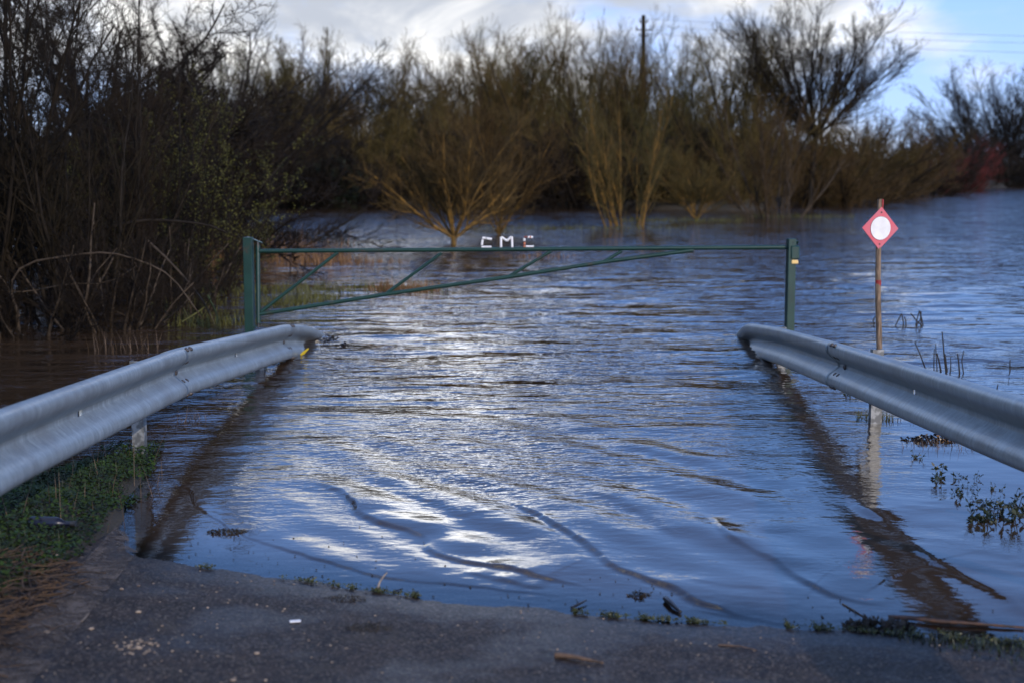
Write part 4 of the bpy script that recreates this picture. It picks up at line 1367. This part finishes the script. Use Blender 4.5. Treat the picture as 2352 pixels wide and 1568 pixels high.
# reed stalks sticking out of the water behind the right rail
GS = 'dark broken reed stalks behind the right rail'
def stalk(label, pts, r=.006):
    b = G(*pts[0])
    t = b.y / (cp + sp * (784 - pts[0][1]) / FPX)
    q = [P(x, y, t) for x, y in pts]
    q = [q[0] + (q[0] - q[1]).normalized() * .1] + q
    o = MB().tube(q, [r] + [r * (1 - .5 * i / (len(pts))) for i in range(len(pts))], 6).build('reed_stalk', M['reed_dark'], loc=b)
    tag(o, label, 'reed', GS)
stalk('leaning dark reed stalk, leftmost of the near reed stalks behind the right rail', [(2126, 848), (2113, 812), (2101, 785)])
stalk('short straight reed stalk right of the leaning one', [(2145, 838), (2145.5, 815), (2146, 800)], .005)
stalk('thin reed stalk left of the tallest reed stalk', [(2152, 842), (2150, 812), (2149, 788)], .005)
stalk('thick broken reed stalk leaning towards the tallest one', [(2161, 852), (2157, 830), (2152, 811)], .008)
stalk('tallest dark reed stalk behind the right rail', [(2173, 856), (2168, 810), (2164, 762)], .007)
stalk('short reed stalk touching the right of the tallest stalk', [(2176, 852), (2173, 830), (2171, 812)], .005)
stalk('short slanting reed stalk standing alone between two pairs', [(2183, 851), (2184, 835), (2183, 820)], .005)
stalk('dark reed stalk leaning left in the right-hand pair', [(2204, 858), (2202, 832), (2199, 811)], .007)
stalk('bent reed stalk in the right-hand pair, leaning right', [(2213, 856), (2209, 828), (2214, 804)], .005)
stalk('lone reed stalk far right of the reed group', [(2320, 849), (2319.5, 838), (2320, 825)], .006)
stalk('tiny reed stub just above the right rail', [(2290, 893), (2291, 888), (2292, 882)], .005)
def reed_clump(label, c, strokes):
    b = G(*c)
    t = b.y / (cp + sp * (784 - c[1]) / FPX)
    mb = MB()
    for s_ in strokes:
        mb.tube([P(c[0] + x, c[1] + y, t) for x, y in s_], .007, 5)
    o = mb.build('bent_reeds', M['reed_dark'], loc=b)
    tag(o, label, 'reed', 'bent reeds in open water by the sign pole')
reed_clump('clump of bent dark reeds in open water just right of the sign pole', (2072, 748), [[(-18, 6), (-8, -14), (-1, -27)], [(-1, -27), (3, -8), (2, 6)], [(8, 6), (9, -6), (6, -20)], [(6, 4), (10, -2)]])
reed_clump('thicker clump of crossed dark reeds further right of the sign pole', (2112, 746), [[(-10, 8), (-6, -10), (0, -32)], [(0, -32), (6, -10), (9, 8)], [(-20, -26), (-6, -8), (8, 4)], [(3, 8), (4, -10), (2, -22)], [(-10, 6), (2, -12), (4, -30)]])
reed_clump('small curled reed stem left of the sign pole above the rail', (2008, 742), [[(2, 4), (-3, -6), (2, -14), (8, -16)], [(-6, 6), (-4, 0)]])

# floating and emergent leafy plants right of the rail
M['weed'] = simple('water_weed', (.026, .038, .011), .5, .5, 12, col2=(.011, .015, .006))
M['weed_bright'] = simple('bank_weed', (.027, .056, .006), .6, .45, 6, spec=.25, col2=(.010, .018, .004))
M['grass_green'] = simple('grass_green', (.018, .032, .006), .55, .5, 6, col2=(.018, .028, .008))
M['dry_grass'] = simple('dry_grass', (.13, .085, .048), .7, .5, 10)
def leafy(rng, n_stem, h, r, leaf=.03, per=9):
    st = roots(rng, n_stem, r, (.35, .25), h, .5, .004, 4, 0, .12, -.08)
    lv = leaves_on(rng, st, per, leaf, .35)
    return tubes_np(*st, 4), lv
GW = 'leafy weeds standing in the water right of the road'
WEED = []
for i in range(4):
    g = np.random.RandomState(90 + i)
    a, b = leafy(g, 5 + i, .22, .07, .034, 11)
    ms = np_mesh('stems', *a); ms.materials.append(M['weed'])
    ml = np_mesh('leaves', *b, smooth=False); ml.materials.append(M['weed'])
    WEED.append((ms, ml))
for i, (px, py, s, lb) in enumerate([
    (2098, 1052, .55, 'small leafy weed floating alone in the water below the right rail'),
    (2176, 1100, 1.0, 'two-branched leafy weed standing below the floating debris'),
    (2228, 1098, .45, 'low weed sprig right of the two-branched weed'),
    (2226, 1140, .7, 'leafy weed at the upper left of the dense weed patch'),
    (2282, 1126, .5, 'flat weed sprig above the dense weed patch'),
    (2262, 1186, 1.1, 'bushy dark weed at the left of the dense weed patch'),
    (2298, 1196, 1.1, 'bushy dark weed in the middle of the dense weed patch'),
    (2332, 1190, 1.2, 'tall dark weed of the dense patch near the right picture edge'),
    (2238, 1202, .5, 'tiny weed below the left end of the dense patch'),
    (2352, 1176, 1.0, 'weed cut by the right picture edge in the dense patch'),
    (2318, 1158, .7, 'loose weed behind the tall weed of the dense patch'),
    (2275, 1160, .6, 'small weed between the flat sprig and the bushy left weed'),
    (1957, 910, .7, 'leafy weed hanging in the water behind the rail joint'),
    (2215, 1118, .35, 'tiny sprig left above the dense weed patch')]):
    e = empty('water_weed', G(px, py))
    e.scale = (s, s, s * .9); e.rotation_euler = (0, 0, i * 1.7)
    for nm, me in zip(('stems', 'leaves'), WEED[i % 4]):
        link(bpy.data.objects.new(nm, me), e)
    tag(e, lb, 'weed', GW)
tuft('grass_clump', 2012, 960, .13, .16, 160, 'reed_green', 'grass clump round the foot of the right rail post', 'grass', 33, .7, .008, None, 1.0, -.03)
tuft('grass_clump', 2050, 965, .20, .10, 40, 'reed_dark', 'thin dark stems in the water right of the rail post', 'grass', 34, .4, .006, None, 1.0, -.03)
tuft('grass_clump', 2190, 1025, .35, .14, 130, 'dry_grass', 'dry hanging grass under the right rail beside the debris', 'grass', 35, .5, .006, None, .6, -.03)
tuft('grass_clump', 440, 965, .10, .20, 36, 'dry_grass', 'dry bent grass stems in the water under the left rail joint', 'grass', 36, .7, .006, None, 1.0, -.03)
tuft('grass_clump', 285, 800, .35, .40, 46, 'dry_grass', 'tall thin dry stems in the water behind the left rail post', 'grass', 37, .4, .007, None, 1.0, -.03)
tuft('grass_clump', 500, 905, .16, .10, 60, 'reed_dark', 'dark drowned stems in the water below the left rail', 'grass', 38, .8, .006, None, 1.0, -.03)

def stick(name, label, pts, r, mt, cat='stick', group=None, side=None):
    """piece of wood through ground points (x, y, z)"""
    c = Vector(pts[0])
    g = random.Random(label)
    n = len(pts)
    mb = MB().tube(pts, [r * (1 - .45 * i / max(1, n - 1)) * g.uniform(.85, 1.1) for i in range(n)], 8)
    for sd in side or ():
        mb.tube(sd, [r * .5, r * .25], 6)
    o = mb.build(name, mt, loc=c)
    return tag(o, label, cat, group)
def onground(px, py, dz=.0):
    """where the sight line of a pixel meets the road or the water"""
    q = G(px, py)
    for _ in range(30):
        zz = max(float(road_z(np.array(q.x), np.array(q.y))) if -1.90 < q.x < 1.86 else float(ground_z(np.array(q.x), np.array(q.y))), 0.0)
        q = G(px, py, zz)
    return q + Vector((0, 0, dz))
M['driftwood'] = simple('driftwood', (.14, .085, .05), .7, .5, 30, col2=(.04, .028, .02), bump=.4)
M['pale_twig'] = simple('pale_twig', (.32, .25, .18), .7, .4, 30)
M['wet_wood'] = simple('wet_wood', (.018, .014, .012), .3, .4, 30)
M['orange_wood'] = simple('orange_wood', (.085, .036, .015), .6, .6, 25, col2=(.030, .018, .012))
stick('driftwood', 'brown stick lying on the wet asphalt at the bottom of the picture', [onground(1276, 1508, .008), onground(1315, 1514, .011), onground(1352, 1521, .010), onground(1386, 1526, .007)], .010, M['driftwood'])
stick('driftwood', 'pale forked twig standing on the shoreline of the road', [onground(867, 1356, .006), onground(872, 1347, .02), onground(880, 1340, .03), onground(889, 1333, .035)], .006, M['pale_twig'])
stick('driftwood', 'stubby black stick in the shallow water at the shoreline', [onground(1528, 1380, .012), onground(1540, 1392, .016), onground(1563, 1409, .008)], .012, M['wet_wood'])
stick('driftwood', 'small black stick floating near the middle of the shoreline', [onground(1312, 1398, .006), onground(1330, 1392, .01), onground(1347, 1384, .012)], .006, M['wet_wood'], side=[[onground(1330, 1392, .01), onground(1322, 1386, .02)]])
stick('driftwood', 'long orange-brown branch lying at the water edge at bottom right', [onground(2040, 1421, .008), onground(2090, 1425, .012), onground(2160, 1433, .012), onground(2240, 1437, .010), onground(2352, 1444, .006)], .0095, M['orange_wood'])
stick('driftwood', 'thin dark twig on the shoreline left of the pale twig', [onground(903, 1360, .004), onground(925, 1354, .006)], .005, M['wet_wood'])
stick('driftwood', 'thin submerged twig near the right branch', [onground(1935, 1387, .002), onground(1960, 1402, .004), onground(1986, 1417, .002)], .004, M['driftwood'])
stick('driftwood', 'thin dark straw on the asphalt at the right', [onground(1650, 1482, .004), onground(1700, 1487, .006), onground(1738, 1494, .004)], .004, M['driftwood'])
stick('driftwood', 'small pale straw lying by the worn edge line', [onground(188, 1428, .004), onground(205, 1410, .005)], .003, M['pale_twig'])

# arching and fallen branches of the thicket
def branch_px(label, pts, t, r, mt, cat='branch'):
    gj = random.Random(label)
    q = [P(x, y, t) + Vector((gj.uniform(-.05, .05), gj.uniform(-.15, .15), gj.uniform(-.05, .05))) for x, y in pts]
    q = [Vector(v) for v in chaikin([tuple(v) for v in q], 1)]
    o = MB().tube(q, np.linspace(r, r * .45, len(q)), 8).build('fallen_branch', mt, loc=q[0])
    tag(o, label, cat, 'bent branches at the foot of the left thicket')
branch_px('long grey branch arching over the water from the left thicket', [(30, 720), (18, 660), (60, 615), (160, 577), (250, 574), (330, 600), (400, 640), (450, 700), (470, 730)], 14.6, .013, M['bark_grey'])
branch_px('thin grey branch bowed low across the left thicket', [(0, 660), (60, 668), (150, 662), (260, 640), (330, 600)], 14.9, .008, M['bark_grey'])
branch_px('horizontal dead branch crossing the left thicket at mid height', [(250, 520), (320, 508), (400, 512), (470, 508), (530, 530)], 16.0, .022, M['bark_dark'])
branch_px('broken yellowish reed stem slanting under the thicket by the hinge post', [(425, 745), (470, 700), (500, 680)], 15.2, .010, M['reed_green'])
branch_px('second yellow broken stem leaning right under the thicket', [(465, 690), (490, 715), (508, 742)], 15.2, .012, M['reed_green'])
branch_px('grey branch slanting down to the water near the hinge post', [(330, 560), (400, 610), (460, 680), (505, 745)], 15.6, .016, M['bark_grey'])

# debris
def clump(name, px, py, rx_, ry_, h, mt, label, cat, seed, n=160, leaf=.03, z=None, group=None):
    """untidy little heap of leaves and scraps"""
    g = np.random.RandomState(seed)
    c = onground(px, py)
    a = g.uniform(0, 6.28, n); q = np.sqrt(g.uniform(0, 1, n))
    p0 = np.stack([np.cos(a) * q * rx_, np.sin(a) * q * ry_, h * (1 - q ** 2) * g.uniform(0, 1, n) + .003], -1)
    d = g.normal(0, 1, (n, 3)); d[:, 2] *= .5; d /= np.linalg.norm(d, axis=1)[:, None]
    s = np.cross(d, g.normal(0, 1, (n, 3))); s /= np.linalg.norm(s, axis=1)[:, None]
    L = leaf * g.uniform(.5, 1.3, n)[:, None]
    V = np.stack([p0, p0 + d * L * .5 + s * L * .28, p0 + d * L, p0 + d * L * .5 - s * L * .28], 1).reshape(-1, 3)
    o = obj(name, np_mesh(name, V, np.arange(4 * n).reshape(-1, 4), False), mt, loc=c)
    return tag(o, label, cat, group)
M['mud'] = simple('mud', (.030, .024, .016), .7, .5, 20)
M['flower'] = simple('orange_flower', (.45, .20, .02), .6, .4, 20)
M['yellow_leaf'] = simple('yellow_leaf', (.62, .47, .03), .5, .3, 20)
clump('debris_heap', 2140, 1010, .20, .05, .035, M['wet_wood'], 'black floating debris heap beneath the right rail', 'debris', 41, 420, .022)
clump('blossom', 2168, 1012, .05, .04, .05, M['flower'], 'orange blossoms caught on the floating debris under the right rail', 'flowers', 42, 26, .022)
clump('debris_mat', 522, 1222, .10, .035, .014, M['mud'], 'dark tuft of mud and grass left in the shallow at the swash line', 'debris', 43, 420, .011)
GDb = 'dark scraps floating at the left rail end'
for i, (px, py, r, lb) in enumerate([(796, 794, .05, 'dark scrap floating furthest right of the left rail end'), (762, 780, .07, 'dark scraps floating at the tip of the left rail'), (742, 785, .09, 'dark leaf litter caught under the tip of the left rail')]):
    clump('floating_scrap', px, py, r, r * .6, .03, M['wet_wood'], lb, 'debris', 50 + i, 40, .04, group=GDb)
yl = P(694, 812, 13.0)
g = np.random.RandomState(77)
o = MB().tube([yl + Vector((.06, 0, .05)), yl + Vector((.015, -.01, .012)), yl + Vector((-.012, -.01, -.01))], [.006, .016, .010], 6).build('yellow_leaf', M['yellow_leaf'], loc=yl)
tag(o, 'bright yellow leaf hanging at the lower edge of the left rail end', 'leaf')
GM = 'dark mud patches on the asphalt'
clump('mud_clod', 848, 1442, .09, .06, .006, M['mud'], 'dark mud clod on the asphalt below the shoreline', 'mud', 55, 420, .008, group=GM)
clump('mud_clod', 790, 1376, .09, .05, .006, M['mud'], 'dark mud clod right at the shoreline', 'mud', 56, 380, .008, group=GM)
clump('weed_wrack', 2020, 1440, .14, .05, .03, M['mud'], 'dark weed wrack beside the orange-brown branch', 'debris', 57, 260, .03)
clump('weed_wrack', 1470, 1367, .045, .02, .02, M['mud'], 'small brown weed scrap in the shallow left of the stubby black stick', 'debris', 58, 60, .02)

# white litter and the dark bottle
o = MB().box(onground(678, 1429, .006), (.042, .022, .005), Matrix.Rotation(R(12), 3, 'Z'), bev=.003).build('litter_scrap', M['white_plastic'])
tag(o, 'small white litter scrap on the wet asphalt', 'litter')
m_, n_, b_ = mat('dark_glass')
t_ = n_.new('ShaderNodeTexCoord')
n_.put(b_.inputs['Base Color'], n_.mix(n_.noise(t_.outputs['Object'], 10), (.006, .008, .018), (.010, .012, .026)))
b_.inputs['Roughness'].default_value = .28
bt = onground(70, 1212, .022)
bt_e = empty('bottle', bt)
bt_e.scale = (.8, .8, .8)
tag(bt_e, 'dark bottle lying in the grass of the left verge', 'bottle')
prof_b = [(0, .002), (.003, .034), (.02, .037), (.15, .037), (.175, .030), (.195, .015), (.235, .0135), (.240, .015), (.252, .015), (.254, .002)]
mb = MB()
yaw = R(-6)
pts = [Vector((x * math.cos(yaw), x * math.sin(yaw), .004)) for x, _ in prof_b]
mb.tube(pts, [r for _, r in prof_b], 20)
o = mb.build('glass_body', m_, bt_e)
o = MB().tube([Vector((.236, -.0248, .004)), Vector((.262, -.0275, .004))], .0165, 14).build('cap', M['steel_dark'], bt_e)

# duckweed and leaf fragments along the water's edge: nobody could count them
g = np.random.RandomState(100)
n = 6500
xs = g.uniform(-1.5, 2.3, n)
xs = xs + .05 * np.sin(xs * 41) + .03 * np.sin(xs * 97 + 1)
off = np.abs(g.normal(0, .028, n)) * (1 + .6 * (xs > .9)) - .012
clus = vnoise(xs, xs * 0, 101, 9) + .55 * vnoise(xs, xs * 0, 102, 31)
keep = (clus > -.35 - .25 * (xs > .6)) & (g.uniform(0, 1, n) < np.where(xs < -.6, .6, 1))
xs, off = xs[keep], off[keep]
ys = np.interp(xs, WLX, WLY) + off - .01
zs = np.maximum(np.where(inroad(xs), road_z(xs, ys), ground_z(xs, ys)), 0) + .004
n = len(xs)
p0 = np.stack([xs, ys, zs + g.uniform(0, .008, n)], -1)
d = g.normal(0, 1, (n, 3)); d[:, 2] = np.abs(d[:, 2]) * .22; d /= np.linalg.norm(d, axis=1)[:, None]
s = np.cross(d, g.normal(0, 1, (n, 3))); s /= np.linalg.norm(s, axis=1)[:, None]
L = .0085 * g.uniform(.5, 1.6, n)[:, None]
V = np.stack([p0, p0 + d * L * .5 + s * L * .4, p0 + d * L, p0 + d * L * .5 - s * L * .4], 1).reshape(-1, 3)
M['duckweed'] = simple('duckweed', (.060, .068, .014), .5, .6, 30, col2=(.030, .034, .010), space='Object')
o = obj('duckweed', np_mesh('duckweed', V, np.arange(4 * n).reshape(-1, 4), False), M['duckweed'])
tag(o, 'broken line of green duckweed and leaf bits along the water edge on the road', 'duckweed', kind='stuff')

# specks and bubbles drifting in the shallows
n = 150
xs = g.uniform(-1.6, 1.9, n); ys = np.interp(xs, WLX, WLY) + np.abs(g.normal(0, .45, n))
p0 = np.stack([xs, ys, np.full(n, .004)], -1)
mb = MB()
for q in p0:
    r_ = g.uniform(.0012, .0042)
    mb.box((q[0], q[1], q[2]), (r_ * 2.2, r_ * 1.6, .004), Matrix.Rotation(g.uniform(0, 3), 3, 'Z'), bev=.0015)
o = mb.build('floating_specks', M['mud'])
tag(o, 'dark specks drifting on the shallow water over the road', 'flotsam', kind='stuff')

# pebbles on the asphalt
mb = MB()
ico = bpy.data.meshes.new('tmp')
import bmesh
bm_ = bmesh.new(); bmesh.ops.create_icosphere(bm_, subdivisions=1, radius=1.0)
IV = np.array([tuple(v.co) for v in bm_.verts]); IF = np.array([[v.index for v in f.verts] for f in bm_.faces]); bm_.free()
def pebble(mb, x, y, z, r):
    V = IV * np.array((1.2, .9, .6)) * r * g.uniform(.8, 1.2, (len(IV), 1)) + np.array((x, y, z + r * .3))
    mb.add(V, IF)
for _ in range(420):
    x, y = g.uniform(-1.5, 1.8), g.uniform(3.9, 6.0)
    z = float(road_z(np.array(x), np.array(y)))
    if z < .002: continue
    pebble(mb, x, y, z, g.uniform(.0015, .0045))
for (px, py, r_) in ((320, 1488, .010), (345, 1478, .008), (300, 1483, .007), (590, 1500, .009), (372, 1437, .006), (318, 1405, .009), (280, 1353, .008), (318, 1345, .007), (210, 1444, .009), (535, 1562, .009), (610, 1562, .006), (108, 1452, .010), (128, 1275, .009)):
    q = onground(px, py)
    pebble(mb, q.x, q.y, q.z, r_)
for _ in range(60):
    q = onground(320 + g.normal(0, 26), 1482 + g.normal(0, 12))
    pebble(mb, q.x, q.y, q.z, g.uniform(.002, .006))
M['pebble'] = simple('pebble', (.40, .31, .22), .7, .6, 20, col2=(.16, .12, .09))
o = mb.build('gravel', M['pebble'])
tag(o, 'pale grit and pebbles scattered over the wet asphalt', 'gravel', kind='stuff')

# verge: clover-like weeds, grass and straw
g = np.random.RandomState(120)
def verge_pts(n, x0, x1, y0, y1, seed, thr=.0, f=3.0):
    xs = g.uniform(x0, x1, n); ys = g.uniform(y0, y1, n)
    z = ground_z(xs, ys)
    k = (vnoise(xs, ys, seed, f) > thr - .6) & (z > -.04)
    return np.stack([xs[k], ys[k], z[k]], -1)
p0 = verge_pts(60000, -3.2, -1.66, 3.2, 8.6, 121)
edge = -1.96 - .05 * vnoise(p0[:, 1], p0[:, 1] * 0, 122, 5) - .14 * sstep(p0[:, 1], 6.6, 8.3) + .03 * (1 - sstep(p0[:, 1], 5.2, 6.0))
p0 = p0[p0[:, 0] < edge + .05]
n = len(p0)
up_ = p0 + np.stack([g.normal(0, .01, n), g.normal(0, .01, n), g.uniform(.01, .075, n) * (.5 + .5 * (vnoise(p0[:, 0], p0[:, 1], 125, 4) > -.1))], -1)
nrm = g.normal(0, .45, (n, 3)); nrm[:, 2] = 1; nrm /= np.linalg.norm(nrm, axis=1)[:, None]
a = np.cross(nrm, g.normal(0, 1, (n, 3))); a /= np.linalg.norm(a, axis=1)[:, None]
b = np.cross(nrm, a)
rad = (.0062 * g.uniform(.5, 1.5, n))[:, None, None]
th = np.arange(6) * math.pi / 3
V = up_[:, None] + rad * (a[:, None] * np.cos(th)[None, :, None] * 1.25 + b[:, None] * np.sin(th)[None, :, None])
F = np.concatenate([np.arange(n)[:, None] * 6 + np.array((0, 1, 2, 3)), np.arange(n)[:, None] * 6 + np.array((0, 3, 4, 5))])
o = obj('verge_weeds', np_mesh('verge_weeds', V.reshape(-1, 3), F, False), M['weed_bright'])
tag(o, 'low green clover-like weeds covering the left verge under the rail', 'weeds', kind='stuff')
q0 = verge_pts(10000, -3.2, -1.66, 3.2, 8.6, 123, .2)
q0 = q0[q0[:, 0] < -1.97 - .14 * sstep(q0[:, 1], 6.6, 8.3) + .05 * (1 - sstep(q0[:, 1], 5.2, 6.0))]
o = obj('verge_grass', np_mesh('verge_grass', *blades(g, q0, .065 * g.uniform(.4, 1.5, len(q0)), .6, .0045), smooth=False), M['grass_green'])
tag(o, 'thin green grass blades among the weeds of the left verge', 'grass', kind='stuff')
q0 = verge_pts(170, -3.0, -1.8, 5.0, 8.2, 124, .5)
o = obj('dead_grass', np_mesh('dead_grass', *blades(g, q0, .26 * g.uniform(.4, 1.3, len(q0)), .7, .004, 5), smooth=False), M['dry_grass'])
tag(o, 'thin dead grass stems standing among the green verge weeds', 'grass', kind='stuff')
# straw wrack at bottom left
n = 900
ys = g.uniform(3.6, 5.75, n); xs = -1.82 - .09 * (ys - 5.6) - np.abs(g.normal(0, .15, n)) + (g.uniform(0, 1, n) < .06) * .12
z = ground_z(xs, ys)
a = g.normal(R(50), R(60), n)
L = g.uniform(.02, .16, n) * g.uniform(.5, 1.3, n)
dv = np.stack([np.cos(a), np.sin(a), g.normal(0, .12, n)], -1) * L[:, None]
p0 = np.stack([xs, ys, z + g.uniform(.004, .05, n)], -1)
Pp = np.stack([p0, p0 + dv * .5 + g.normal(0, .006, (n, 3)), p0 + dv], 1)
o = obj('straw', np_mesh('straw', *tubes_np(Pp, np.full((n, 3),   .0019) * g.uniform(.4, 1.8, (n, 1)), 5)), simple('straw', (.085, .046, .018), .7, .7, 9, col2=(.018, .012, .008)))
tag(o, 'brown straw and reed litter washed up at the bottom left beside the edge line', 'straw', kind='stuff')
# dark grass on the right verge at the bottom corner
n = 1500
xs = g.uniform(1.25, 2.6, n); ys = np.interp(xs, WLX, WLY) - np.abs(g.normal(.06, .10, n)) * sstep(xs, 1.2, 1.8) - .01
z = np.where(inroad(xs), road_z(xs, ys), ground_z(xs, ys))
k = (g.uniform(0, 1, n) < sstep(xs, 1.2, 1.75))
q0 = np.stack([xs, ys, z], -1)[k]
o = obj('shore_moss', np_mesh('shore_moss', *blades(g, q0, .028 * g.uniform(.4, 1.5, len(q0)), .9, .007, 3), smooth=False), M['weed'])
tag(o, 'dark green mossy weed along the water edge at the bottom right corner', 'weeds', kind='stuff')
